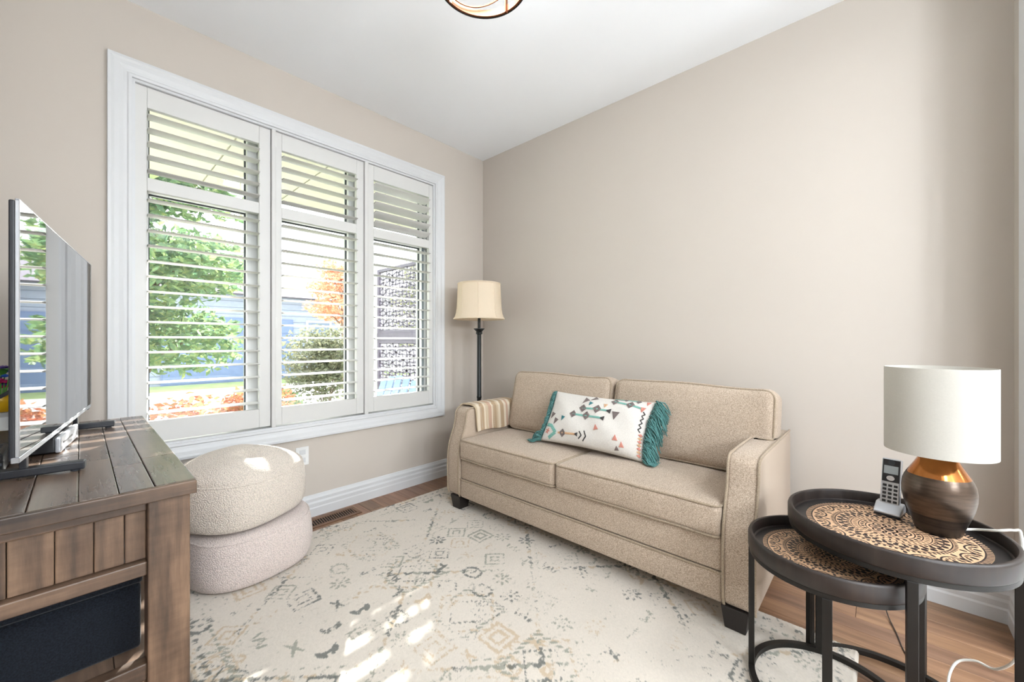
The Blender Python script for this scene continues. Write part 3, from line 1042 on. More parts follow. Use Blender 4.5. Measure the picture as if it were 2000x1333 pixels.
ws.inputs['Distortion'].default_value = 1.0
t.l(v, ws.inputs['Vector'])
mx = t.n('ShaderNodeMix', data_type='RGBA', blend_type='MULTIPLY')
mx.inputs[0].default_value = 0.5
t.l(rr, mx.inputs[6])
t.l(t.ramp(ws.outputs['Fac'], [(0.3, (0.62, 0.6, 0.57)), (0.7, (1, 1, 1))]), mx.inputs[7])
t.base(mx.outputs[2])
t.b.inputs['Roughness'].default_value = 1.0
t.bump(ws.outputs['Fac'], 0.5, 0.002)
yo, yi = SY1 + 0.006, AI1 - 0.006
sec = [(yo + 0.004, 0.575), (yo + 0.004, 0.62), (yo + 0.001, 0.655), (yo - 0.010, 0.672), (yo - 0.03, 0.676), ((yo + yi) / 2, 0.677), (yi + 0.03, 0.676),
       (yi + 0.010, 0.671), (yi, 0.656), (yi - 0.004, 0.62), (yi - 0.006, 0.58), (yi - 0.008, 0.54), (yi - 0.012, 0.502)]
def throw(u, vv, off=0.0):
    p = vv * (len(sec) - 1)
    i = min(int(p), len(sec) - 2)
    fr = p - i
    y = sec[i][0] * (1 - fr) + sec[i + 1][0] * fr
    z = sec[i][1] * (1 - fr) + sec[i + 1][1] * fr
    xf = -0.706 + 0.036 * vv
    xb = -0.305 + 0.02 * vv
    x = xf + (xb - xf) * u
    ny, nz = (0, 1) if 0.3 < vv < 0.62 else ((1, 0.2) if vv < 0.3 else (-1, 0.1))
    w = 0.003 * math.sin(u * 17 + vv * 3) * (1 if vv > 0.55 else 0.4)
    return (x, y + ny * (off + max(0, w)), z + nz * off + (0.006 * math.sin(u * 8) if vv > 0.95 else 0))
mb = MB()
NU, NV = 40, 36
mb.grid(lambda u, w: throw(u, w, 0.009), NU, NV)
mb.grid(lambda u, w: throw(u, w, 0.0), NU, NV)
n1 = (NU + 1) * (NV + 1)
bd = [i for i in range(NU + 1)] + [(j + 1) * (NU + 1) - 1 for j in range(1, NV + 1)] + [NV * (NU + 1) + i for i in range(NU - 1, -1, -1)] + [j * (NU + 1) for j in range(NV - 1, 0, -1)]
for i in range(len(bd)):
    a, b = bd[i], bd[(i + 1) % len(bd)]
    mb.f.append((a, b, n1 + b, n1 + a))
th = thing('throw_blanket', 'striped tan and cream woven throw draped over the sofa arm', 'blanket', (-0.5, (yo + yi) / 2, 0.5))
bl = build('cloth', mb, t.m, th, smooth=60)
# rows of small raised knots on the light stripes
kn = MB()
for u in (0.118, 0.585, 0.715, 0.252, 0.415):
    for j in range(11, 35):
        p = throw(u, (j + 0.5) / 36, 0.0105)
        kn.lathe([(0.0, -0.0025), (0.0032, 0.0), (0.0, 0.0025)], 6, p, False)
build('knots', kn, M['pillow'], th, kind='stuff')

# ------------------------------------------------------------------ lumbar pillow
PC = Vector((-0.487, -1.452, 0.645))
PV = Vector((0.175, 0, 0.285)).normalized()
PU = Vector((0.03, -1.0, -0.012)).normalized()
PN = PU.cross(PV).normalized()
if PN.x > 0:
    PN = -PN
PU = (PU - PN * PU.dot(PN)).normalized()
PV = (PV - PN * PV.dot(PN) - PU * PV.dot(PU)).normalized()
HW, HH, PT = 0.325, 0.165, 0.062
def psurf(u, v, side=1, off=0.0):
    a = max(0, 1 - abs(u) ** 3.2); b = max(0, 1 - abs(v) ** 2.6)
    hgt = PT * (a ** 0.55) * (b ** 0.6)
    hgt += 0.004 * math.sin(u * 9 + v * 4) * a * b
    su = u * HW * (1 - 0.05 * (1 - v * v) * abs(u))
    sv = v * HH * (1 - 0.07 * (1 - u * u) * abs(v)) 
    return PC + PU * su + PV * sv + PN * (side * hgt + off)
pil = thing('lumbar_pillow', 'white lumbar pillow with tribal embroidery and teal fringe on the sofa', 'pillow', tuple(PC - Vector((0, 0, 0.16))))
mb = MB()
mb.grid(lambda a, b: psurf(2 * a - 1, 2 * b - 1, 1), 56, 36)
mb.grid(lambda a, b: psurf(2 * a - 1, 2 * b - 1, -1), 56, 36)
build('cover', mb, M['pillow'], pil, merge=True, smooth='all')
def motif(name, polys, mat, off=0.0035):
    mb = MB()
    for poly in polys:
        n = len(poly)
        cu = sum(p[0] for p in poly) / n; cv = sum(p[1] for p in poly) / n
        top = [psurf(u, w, 1, off) for u, w in poly]
        bot = [psurf(u, w, 1, -0.001) for u, w in poly]
        ctr = psurf(cu, cv, 1, off + 0.001)
        vs = top + bot + [ctr]
        fs = [(i, (i + 1) % n, 2 * n) for i in range(n)] + [(i, n + i, n + (i + 1) % n, (i + 1) % n) for i in range(n)]
        mb.add(vs, fs)
    return build(name, mb, M[mat], pil)
K = HH / HW
def diamond(u, v, s=0.075, mat='em_grey'):
    s *= 1.18
    def loop(q):
        return [(u - q, v), (u, v - q / K), (u + q, v), (u, v + q / K)]
    o, i = loop(s), loop(s * 0.25)
    motif('embroidered_diamond', [[o[k], o[(k + 1) % 4], i[(k + 1) % 4], i[k]] for k in range(4)], mat)
def tri(u, v, s, mat, ang=0.0):
    s *= 1.12
    pts = []
    for a in (90, 215, 325):
        r = s * (1.15 if a == 90 else 1)
        q = math.radians(a) + ang
        pts.append((u + r * math.cos(q), v + r * math.sin(q) / K))
    motif('embroidered_triangle', [pts], mat)
def line(u0, v0, u1, v1, w, mat, name='embroidered_line', n=6):
    L = math.hypot(u1 - u0, (v1 - v0) * K)
    nx, ny = -(v1 - v0) * K / L * w, (u1 - u0) / L * w / K
    P = [[(u0 + (u1 - u0) * (k + s) / n) for s in (0, 1)] + [(v0 + (v1 - v0) * (k + s) / n) for s in (0, 1)] for k in range(n)]
    motif(name, [[(p[0] + nx, p[2] + ny), (p[1] + nx, p[3] + ny), (p[1] - nx, p[3] - ny), (p[0] - nx, p[2] - ny)] for p in P], mat, 0.003)
line(-0.37, 0.07, 0.22, 0.06, 0.017, 'em_teal'); diamond(-0.37, 0.07, 0.06); diamond(-0.10, 0.08, 0.065); tri(0.22, 0.06, 0.045, 'em_dark', PI * 0.5)
line(-0.21, 0.34, 0.29, 0.38, 0.017, 'em_teal'); diamond(-0.21, 0.34, 0.065); diamond(0.07, 0.38, 0.072); tri(0.29, 0.37, 0.05, 'em_dark', PI * 0.5)
line(0.31, 0.80, 0.84, 0.66, 0.017, 'em_teal'); diamond(0.33, 0.80, 0.06); diamond(0.62, 0.74, 0.065); tri(0.84, 0.64, 0.05, 'em_pink', PI)
line(0.28, 0.965, 0.72, 0.955, 0.017, 'em_teal'); diamond(0.5, 0.945, 0.03); diamond(0.72, 0.93, 0.038)
tri(0.42, 0.28, 0.075, 'em_grey', PI); tri(-0.21, 0.70, 0.07, 'em_grey', 2.6); tri(-0.07, 0.85, 0.065, 'em_grey', 2.5)
tri(-0.09, 0.58, 0.042, 'em_deep', 2.8); tri(0.19, 0.58, 0.04, 'em_tan', PI); tri(0.88, 0.90, 0.04, 'em_pink', PI)
tri(-0.86, -0.02, 0.06, 'em_grey', 2.8); tri(-0.73, -0.24, 0.06, 'em_grey', 2.8); tri(-0.57, -0.12, 0.045, 'em_deep', 2.9)
tri(0.14, -0.30, 0.048, 'em_pink', 0.3); tri(0.52, -0.53, 0.05, 'em_pink', 0.1); tri(0.64, -0.70, 0.048, 'em_pink', 0.1); tri(0.56, -0.84, 0.04, 'em_grey', 2.2)
line(-0.60, -0.68, -0.2, -0.65, 0.017, 'em_tan'); diamond(-0.5, -0.67, 0.062)
tri(-0.205, -0.65, 0.04, 'em_dark', PI * 0.5)
for q in (0.0, 0.085):
    a = -0.10 + q
    h = 0.13 + q * 0.6
    line(a - 0.05, -0.65 + h, a, -0.65, 0.009, 'em_dark', 'embroidered_chevron', 3)
    line(a - 0.05, -0.65 - h, a, -0.65, 0.009, 'em_dark', 'embroidered_chevron', 3)
for (p, q) in (((-0.92, -0.42), (-0.80, -0.45)), ((-0.80, -0.45), (-0.66, -0.68)), ((-0.66, -0.68), (-0.80, -0.90))):
    line(p[0], p[1], q[0], q[1], 0.03, 'em_teal', 'embroidered_band', 4)
for a in range(5):
    b = 2 * PI * a / 5
    line(-0.86, -0.66, -0.86 + 0.05 * math.cos(b), -0.66 + 0.05 * math.sin(b) / K, 0.010, 'em_pink', 'embroidered_star', 2)
zz = [(0.90 - 0.012 + (0.02 if i % 2 else -0.02), 0.55 - i * 0.078) for i in range(10)]
for i in range(9):
    line(*zz[i], *zz[i + 1], 0.007, 'em_dark', 'embroidered_zigzag', 1)
for i in range(7):
    vv = -0.24 - i * 0.105
    motif('embroidered_leaf', [[(0.955, vv), (0.93, vv + 0.05), (0.885, vv), (0.93, vv - 0.05)]], 'em_tan' if i % 2 else 'em_pink')
# fringe: hanging yarn strands on both short ends
for side in (1, -1):
    mb = MB()
    for i in range(250):
        v0 = random.uniform(-0.98, 0.98)
        p = psurf(side * 0.985, v0, 1, 0) + PN * random.uniform(-0.012, 0.014)
        L = random.uniform(0.07, 0.125)
        out = PU * side
        if side < 0 and v0 > -0.72:                 # the far end turns in behind the pillow
            out = PU * side * 0.6 - PN * 0.45
            L *= 0.85 if v0 < 0.45 else 1.05
        elif side < 0:
            L *= 1.15
        pts = []
        a0 = random.uniform(-0.55, 0.35)
        curl = random.uniform(-1, 1)
        ph = random.uniform(0, 6)
        for k in range(7):
            q = k / 6
            d = out * (L * (q * 0.85 - 0.22 * q * q)) + PV * (L * (a0 * q)) + PN * (0.018 * math.sin(q * 3) + 0.010 * curl * math.sin(q * 6 + ph))
            d += PV * 0.006 * math.sin(q * 8 + ph)
            d += Vector((0, 0, -1)) * (L * 0.6 * q * q)
            w = p + d
            w.z = max(w.z, 0.498 + 0.012 * random.random())
            pts.append(w)
        mb.tube(pts, [0.0026, 0.003, 0.0033, 0.0033, 0.0033, 0.003, 0.002], 5)
    build('fringe', mb, M['teal'], pil, smooth='all', kind='stuff')

# ================================================================== FLOOR LAMP
lx, ly = -0.345, -0.325
fl_ = thing('floor_lamp', 'black floor lamp with cream bell shade in the corner', 'lamp', (lx, ly, 0))
build('base', MB().lathe([(0.0, 0.0), (0.135, 0.0), (0.14, 0.008), (0.135, 0.018), (0.10, 0.028), (0.05, 0.036), (0.03, 0.05), (0.022, 0.07), (0.0, 0.07)], 48, (lx, ly, 0), False), M['lamp_black'], fl_, smooth=40)
build('pole', MB().lathe([(0.017, 0.07), (0.017, 0.66), (0.0195, 0.664), (0.0195, 0.676), (0.0175, 0.68), (0.0165, 1.165)], 24, (lx, ly, 0)), M['lamp_black'], fl_, smooth=40)
build('collar', MB().lathe([(0.017, 1.16), (0.024, 1.165), (0.026, 1.175), (0.022, 1.182), (0.034, 1.196), (0.043, 1.203), (0.043, 1.208), (0.012, 1.21)], 32, (lx, ly, 0)), M['lamp_black'], fl_, smooth=40)
build('stem', MB().lathe([(0.011, 1.21), (0.011, 1.30)], 16, (lx, ly, 0)), M['lamp_black'], fl_, smooth=40)
npan = 8
def shade_surf(r0, z0, n, prof, th, lobes=0):
    vs = []
    for side in (0, 1):
        for i in range(n):
            a = 2 * PI * i / n
            k = 1.0
            if lobes:
                ph = (a * lobes / (2 * PI)) % 1
                k = 1 - 0.022 * math.sin(PI * ph)
            for r, z in prof:
                rr_ = r * k - side * th
                vs.append((rr_ * math.cos(a), rr_ * math.sin(a), z))
    k = len(prof)
    fs = []
    for s in (0, 1):
        o = s * n * k
        for i in range(n):
            j = (i + 1) % n
            for q in range(k - 1):
                fs.append((o + i * k + q, o + j * k + q, o + j * k + q + 1, o + i * k + q + 1))
    for i in range(n):
        j = (i + 1) % n
        for q in (0, k - 1):
            fs.append((i * k + q, j * k + q, n * k + j * k + q, n * k + i * k + q))
    return [(r0[0] + x, r0[1] + y, z0 + z) for x, y, z in vs], fs
prof = [(0.200, 0.0), (0.189, 0.02), (0.181, 0.045), (0.175, 0.08), (0.1715, 0.13), (0.169, 0.19), (0.167, 0.24), (0.166, 0.277)]
mb = MB(); mb.add(*shade_surf((lx, ly), 1.282, 96, prof, 0.003, npan))
sh = build('lamp_shade', mb, M['shade_cream'], fl_, smooth=35)
for r, z in ((0.1975, 1.284), (0.165, 1.558)):
    build('trim_band', MB().tube([(lx + r * math.cos(a), ly + r * math.sin(a), z) for a in [2 * PI * i / 64 for i in range(64)]], 0.005, 8, True), M['shade_cream'], sh, smooth=True)
for i in range(npan):
    a = 2 * PI * i / npan
    build('seam', MB().tube([(lx + (r + 0.0005) * math.cos(a), ly + (r + 0.0005) * math.sin(a), 1.282 + z) for r, z in prof], 0.0022, 6), M['shade_cream'], sh, smooth=True)

# ================================================================== POUFS
def pouf(name, label, cx, cy, z0, R, h, dome, mat, seed, pinch=False, tilt=0.0, rot=0.0, sq=2.4):
    def plan(a):
        c, s = abs(math.cos(a - rot)), abs(math.sin(a - rot))
        return (c ** sq + s ** sq) ** (-1 / sq)
    P = thing(name, label, 'pouf', (cx, cy, z0), group='stacked boucle poufs')
    rr = []
    # profile from bottom centre to top centre (fraction of R, fraction of h)
    prof = [(0.0, 0.0), (0.4, 0.0), (0.72, 0.0), (0.86, 0.01), (0.93, 0.05), (0.965, 0.12), (0.985, 0.22), (1.0, 0.38), (1.0, 0.55), (0.99, 0.7), (0.978, 0.8),
            (0.962, 0.87), (0.935, 0.925), (0.89, 0.955), (0.82, 0.972), (0.7, 0.985), (0.55, 0.993), (0.4, 0.997), (0.2, 1.0), (0.0, 1.0)]
    pp = []
    for i in range(len(prof) - 1):
        for k in range(3):
            q = k / 3
            pp.append((prof[i][0] * (1 - q) + prof[i + 1][0] * q, prof[i][1] * (1 - q) + prof[i + 1][1] * q))
    pp.append(prof[-1])
    n = 120
    vs = []
    for i in range(n):
        a = 2 * PI * i / n
        for r, z in pp:
            k = plan(a) * (1 + 0.012 * math.sin(5 * a + seed) * (0.4 + z) + 0.008 * math.sin(3 * a - seed))
            x, y = R * r * k * math.cos(a), R * r * k * math.sin(a)
            zz = z * h
            if z > 0.9:
                zz += dome * max(0, 1 - r * r) + 0.006 * math.sin(3 * a + seed) * r * r
                if pinch:
                    d2 = ((x - 0.01) ** 2 + (y + 0.10) ** 2)
                    zz -= 0.030 * math.exp(-d2 / 0.0016) - 0.012 * math.exp(-((x + 0.05) ** 2 + (y + 0.16) ** 2) / 0.004) - 0.010 * math.exp(-((x - 0.10) ** 2 + (y + 0.08) ** 2) / 0.003)
            elif 0.05 < z < 0.9:
                zz += 0
            wr = 0.004 * math.sin(9 * z + 6 * a + seed) * (1 if 0.05 < z < 0.5 else 0.3) * (r > 0.9)
            x *= 1 + wr; y *= 1 + wr
            zz = max(0.0, zz + tilt * x * z)
            vs.append((cx + x, cy + y, z0 + zz))
    k = len(pp)
    fs = [(i * k + q, ((i + 1) % n) * k + q, ((i + 1) % n) * k + q + 1, i * k + q + 1) for i in range(n) for q in range(k - 1)]
    mb = MB(); mb.add(vs, fs)
    b = build('cushion', mb, mat, P, merge=True, smooth='all')
    # seam round the top shoulder
    pts = []
    for i in range(96):
        a = 2 * PI * i / 96
        kk = plan(a) * (1 + 0.012 * math.sin(5 * a + seed) * 1.3 + 0.008 * math.sin(3 * a - seed))
        x, y = R * 0.95 * kk * math.cos(a), R * 0.95 * kk * math.sin(a)
        pts.append((cx + x, cy + y, z0 + h * 0.902 + tilt * x))
    build('seam', MB().tube(pts, 0.004, 6, True), mat, P, smooth=True)
pouf('pouf', 'blush boucle pouf on the rug, lower of the stack', -1.915, -0.335, 0.0145, 0.275, 0.240, 0.006, M['boucle_pink'], 0.4, rot=D(14), sq=2.6)
pouf('pouf', 'cream boucle pouf on top of the stack by the window', -1.945, -0.318, 0.262, 0.262, 0.234, 0.092, M['boucle_cream'], 2.0, True, rot=D(29), sq=3.0)

# ================================================================== MEDIA CONSOLE
CX0, CX1, CY0, CY1, CT = -2.815, -2.289, -1.4515, -0.245, 0.78
con = thing('media_console', 'rustic brown wood media console with plank end panel under the television', 'console', ((CX0 + CX1) / 2, (CY0 + CY1) / 2, 0))
# top: three long boards framed by a border, and breadboard joints
tz0 = CT - 0.031
bw = 0.072
ye = CY0 + 0.016
build('end_strip', MB().box(CX0, CX1, CY0, ye - 0.0005, tz0, CT), M['console_x'], con, bevel=0.0025)
build('top_board', MB().box(CX1 - bw, CX1, ye, CY0 + 0.33, tz0, CT), M['console_y'], con, bevel=0.002)
build('top_board', MB().box(CX1 - bw, CX1, CY0 + 0.3305, CY1, tz0, CT), M['console_y'], con, bevel=0.002)
xx = [CX0, CX0 + 0.095, CX0 + 0.185, CX0 + 0.265, CX0 + 0.335, CX0 + 0.395, CX1 - bw - 0.001]
for i in range(len(xx) - 1):
    cuts = [ye, CY0 + (0.36, 0.62, 0.30, 0.52, 0.40, 0.28)[i], CY0 + (0.82, 1.0, 0.70, 0.95, 0.78, 0.88)[i], CY1]
    for j in range(3):
        build('top_board', MB().box(xx[i] + 0.0006, xx[i + 1] - 0.0006, cuts[j] + 0.0006, cuts[j + 1] - 0.0006, tz0, CT - (0.0009 if (i + j) % 2 else 0.0)), M['console_y'], con, bevel=0.002)
PXW = 0.075
px1 = CX1 - 0.011
py0 = CY0 + 0.012
for (xa, xb) in ((px1 - PXW, px1), (CX0 + 0.012, CX0 + 0.012 + PXW)):
    for (ya, yb) in ((py0, py0 + 0.07), (CY1 - 0.012 - 0.07, CY1 - 0.012)):
        build('post', MB().box(xa, xb, ya, yb, 0.0, tz0), M['console_z'], con, bevel=0.003)
ex0, ex1 = CX0 + 0.012 + PXW, px1 - PXW
for (ya, sg) in ((py0 + 0.014, 1), (CY1 - 0.012 - 0.014, -1)):
    yb = ya + sg * 0.028
    build('end_rail', MB().box(ex0, ex1, ya, yb, 0.726, tz0), M['console_x'], con, bevel=0.003)
    build('end_rail', MB().box(ex0, ex1, ya - sg * 0.006, yb, 0.582, 0.613), M['console_x'], con, bevel=0.003)
    build('end_rail', MB().box(ex0, ex1, ya - sg * 0.006, yb, 0.346, 0.384), M['console_x'], con, bevel=0.003)
    build('end_rail', MB().box(ex0, ex1, ya - sg * 0.006, yb, 0.05, 0.10), M['console_x'], con, bevel=0.003)
    # vertical tongue-and-groove planks
    ws_ = [0.036, 0.047, 0.055, 0.061, 0.066]
    tot = ex1 - ex0
    x = ex1
    k = 0
    while x > ex0 + 0.004:
        w = min(ws_[k % 5], x - ex0)
        build('end_plank', MB().box(x - w + 0.0006, x - 0.0006, ya + sg * 0.012, yb, 0.614, 0.7255), M['console_z'], con, bevel=0.0022)
        x -= w; k += 1
    x = ex1
    k = 2
    while x > ex0 + 0.004:
        w = min(ws_[k % 5] + 0.03, x - ex0)
        build('end_plank', MB().box(x - w + 0.0006, x - 0.0006, ya + sg * 0.012, yb, 0.101, 0.345), M['console_z'], con, bevel=0.0022)
        x -= w; k += 1
# open shelf of boards, carcass floor, back, front rails and door
yA, yB = py0 + 0.0425, CY1 - 0.012 - 0.0425
nsh = 4
for i in range(nsh):
    a = ex0 + (ex1 + 0.05 - ex0) * i / nsh
    b = ex0 + (ex1 + 0.05 - ex0) * (i + 1) / nsh
    build('shelf_board', MB().box(a + 0.0006, b - 0.0006, yA, yB, 0.358, 0.38), M['console_y'], con, bevel=0.002)
build('carcass_floor', MB().box(ex0, ex1 + 0.05, yA, yB, 0.07, 0.09), M['console_y'], con)
build('back_panel', MB().box(CX0 + 0.012, CX0 + 0.024, py0 + 0.07, CY1 - 0.082, 0.05, tz0), M['console_y'], con)
build('front_rail', MB().box(px1 - 0.035, px1 - 0.008, py0 + 0.07, CY1 - 0.082, 0.69, tz0), M['console_y'], con, bevel=0.003)
build('front_rail', MB().box(px1 - 0.035, px1 - 0.008, py0 + 0.07, CY1 - 0.082, 0.04, 0.09), M['console_y'], con, bevel=0.003)
d = build('barn_door', MB().box(px1 - 0.03, px1 - 0.008, -0.86, CY1 - 0.084, 0.095, 0.685), M['console_z'], con, bevel=0.003)
build('door_handle', MB().tube([(px1 - 0.008, -0.82, 0.36), (px1 + 0.012, -0.82, 0.37), (px1 + 0.012, -0.82, 0.47), (px1 - 0.008, -0.82, 0.48)], 0.005, 8), M['black_metal'], d, smooth=True)
# navy bin on the shelf
bn = thing('storage_bin', 'dark navy canvas storage bin on the console shelf', 'bin', (-2.56, -1.2, 0.3805))
build('body', MB().box(ex0 + 0.01, ex1 - 0.004, yA + 0.045, yA + 0.36, 0.3815, 0.535), M['navy'], bn, bevel=0.008, seg=3, smooth=50)
build('rim_band', MB().box(ex0 + 0.007, ex1 - 0.001, yA + 0.042, yA + 0.363, 0.536, 0.578), M['navy'], bn, bevel=0.006, seg=3, smooth=50)

# ================================================================== TELEVISION
TN, TF = Vector((-2.571, -1.217)), Vector((-2.446, -0.21))
tw = (TF - TN).length
ang = math.atan2(TF.y - TN.y, TF.x - TN.x)
tv = thing('television', 'black flat-screen television with glossy screen on the console', 'television', (TN.x, TN.y, CT), ang, local=True)
# local frame: +x along the screen (away from camera), -y towards the sofa, z up from the console top
tvh0, tvh1 = 0.058, 0.648
build('housing', MB().box(0, tw, 0.006, 0.016, tvh0, tvh1).box(0.22, tw - 0.12, 0.016, 0.05, tvh0 + 0.02, tvh0 + 0.32), M['tv_black'], tv, bevel=0.003)
mb = MB()
mb.box(-0.002, tw + 0.002, -0.001, 0.012, tvh0 - 0.004, tvh0 + 0.009)
mb.box(-0.002, 0.003, -0.001, 0.006, tvh0 + 0.009, tvh1)
mb.box(tw - 0.003, tw + 0.002, -0.001, 0.006, tvh0 + 0.009, tvh1)
mb.box(-0.002, tw + 0.002, -0.001, 0.006, tvh1, tvh1 + 0.003)
build('bezel', mb, M['tv_silver'], tv, bevel=0.001, seg=1)
build('screen', MB().box(0.004, tw - 0.004, 0.0, 0.0055, tvh0 + 0.010, tvh1 - 0.001), M['screen'], tv)
for fx in (0.075, tw - 0.275):
    f_ = build('foot', MB().box(fx, fx + 0.03, -0.093, 0.16, 0.004, 0.024), M['tv_black'], tv, bevel=0.003)
    build('neck', MB().box(fx + 0.004, fx + 0.026, 0.004, 0.016, 0.022, tvh0 + 0.01), M['tv_black'], f_, bevel=0.002)
    for fy in (-0.075, 0.14):
        build('rubber_pad', MB().lathe([(0.009, 0.0), (0.009, 0.005)], 16, (fx + 0.015, fy, 0)), M['gasket'], f_)
build('sensor', MB().box(tw - 0.06, tw - 0.03, 0.0, 0.012, tvh0 - 0.010, tvh0 - 0.004), M['tv_black'], tv, bevel=0.002)

# set-top box with a silver front
bxl = thing('set_top_box', 'small black and silver set-top box under the television', 'media box', (-2.515, -0.882, CT), math.atan2(0.247, 0.034), local=True)
build('case', MB().box(0, 0.25, 0.012, 0.20, 0.004, 0.047), M['box_black'], bxl, bevel=0.004)
fr = build('front_panel', MB().box(-0.001, 0.251, 0.0, 0.0125, 0.003, 0.048), M['box_silver'], bxl, bevel=0.004)
build('drive_slot', MB().box(0.03, 0.15, -0.0012, 0.003, 0.026, 0.030), M['box_black'], fr)
build('button', MB().lathe([(0.009, 0), (0.009, 0.003)], 20, (0.06, 0, 0)).box(0.17, 0.2, -0.002, 0.002, 0.014, 0.018), M['chrome'], fr)
for k in range(2):
    build('top_vent', MB().box(0.06 + k * 0.1, 0.13 + k * 0.1, 0.03, 0.09, 0.0465, 0.0485), M['gasket'], bxl, bevel=0.001)
# perforated speaker behind the television
sp = thing('mesh_speaker', 'low black perforated speaker behind the television', 'speaker', (-2.68, -0.98, CT))
s_ = build('case', MB().box(-2.75, -2.605, -1.055, -0.905, CT + 0.001, CT + 0.052), M['box_black'], sp, bevel=0.006)
mb2 = MB()
for i in range(7):
    for j in range(3):
        x_, z_ = -2.742 + i * 0.02 + (0.009 if j % 2 else 0), CT + 0.013 + j * 0.012
        mb2.box(x_ - 0.005, x_ + 0.005, -1.0562, -1.054, z_ - 0.0035, z_ + 0.0035)
    for j in range(7):
        x_, y_ = -2.742 + i * 0.02, -1.043 + j * 0.02
        mb2.box(x_ - 0.005, x_ + 0.005, y_ - 0.004, y_ + 0.004, CT + 0.0515, CT + 0.0532)
build('grille', mb2, M['gasket'], sp, kind='stuff')

# flower ornament behind the television
fo = thing('flower_ornament', 'yellow pot of pink, purple and blue artificial flowers behind the television', 'ornament', (-2.668, -0.347, CT))
ox, oy = -2.668, -0.347
build('stand', MB().lathe([(0.0, 0), (0.05, 0), (0.052, 0.006), (0.03, 0.02), (0.026, 0.06), (0.04, 0.078), (0.0, 0.08)], 32, (ox, oy, CT), False), M['white_plastic'], fo, smooth=40)
build('pot', MB().lathe([(0.0, 0.081), (0.036, 0.081), (0.052, 0.10), (0.058, 0.125), (0.052, 0.138), (0.046, 0.135), (0.04, 0.12), (0.0, 0.12)], 32, (ox, oy, CT), False), M['yellow'], fo, smooth=40)
for i in range(14):
    a = 2 * PI * i / 14 + 0.3
    r = random.uniform(0.01, 0.055)
    z = CT + 0.165 + 0.085 * random.random()
    p = (ox + r * math.cos(a), oy + r * math.sin(a), z)
    st_ = build('stem', MB().tube([(ox + 0.3 * r * math.cos(a), oy + 0.3 * r * math.sin(a), CT + 0.12), ((p[0] * 1.4 + ox * 0.6) / 2, (p[1] * 1.4 + oy * 0.6) / 2, (z + CT + 0.12) / 2), p], 0.0018, 5), M['fl_green'], fo)
    mb = MB()
    for k in range(5):
        b = 2 * PI * k / 5
        mb.lathe([(0.0, -0.005), (0.008, -0.002), (0.010, 0.003), (0.0, 0.007)], 8, (p[0] + 0.011 * math.cos(b), p[1] + 0.011 * math.sin(b), p[2]), False)
    build('blossom', mb, M[('fl_pink', 'fl_purple', 'fl_blue')[i % 3]], st_, smooth=True)
for i in range(5):
    a = 2 * PI * i / 5
    q = (ox + 0.03 * math.cos(a), oy + 0.03 * math.sin(a), CT + 0.25)
    mb = MB(); mb.grid(lambda u, w: (ox + (0.01 + 0.05 * u) * math.cos(a) - (w - 0.5) * 0.022 * math.sin(PI * u) * math.sin(a), oy + (0.01 + 0.05 * u) * math.sin(a) + (w - 0.5) * 0.022 * math.sin(PI * u) * math.cos(a), CT + 0.2 + 0.09 * u - 0.06 * u * u), 6, 2)
    build('leaf', mb, M['fl_green'], fo, smooth='all')
build('strap', MB().bar((ox - 0.03, oy - 0.05, CT + 0.11), (ox + 0.04, oy - 0.055, CT + 0.165), 0.006, 0.012), M['tv_black'], fo)

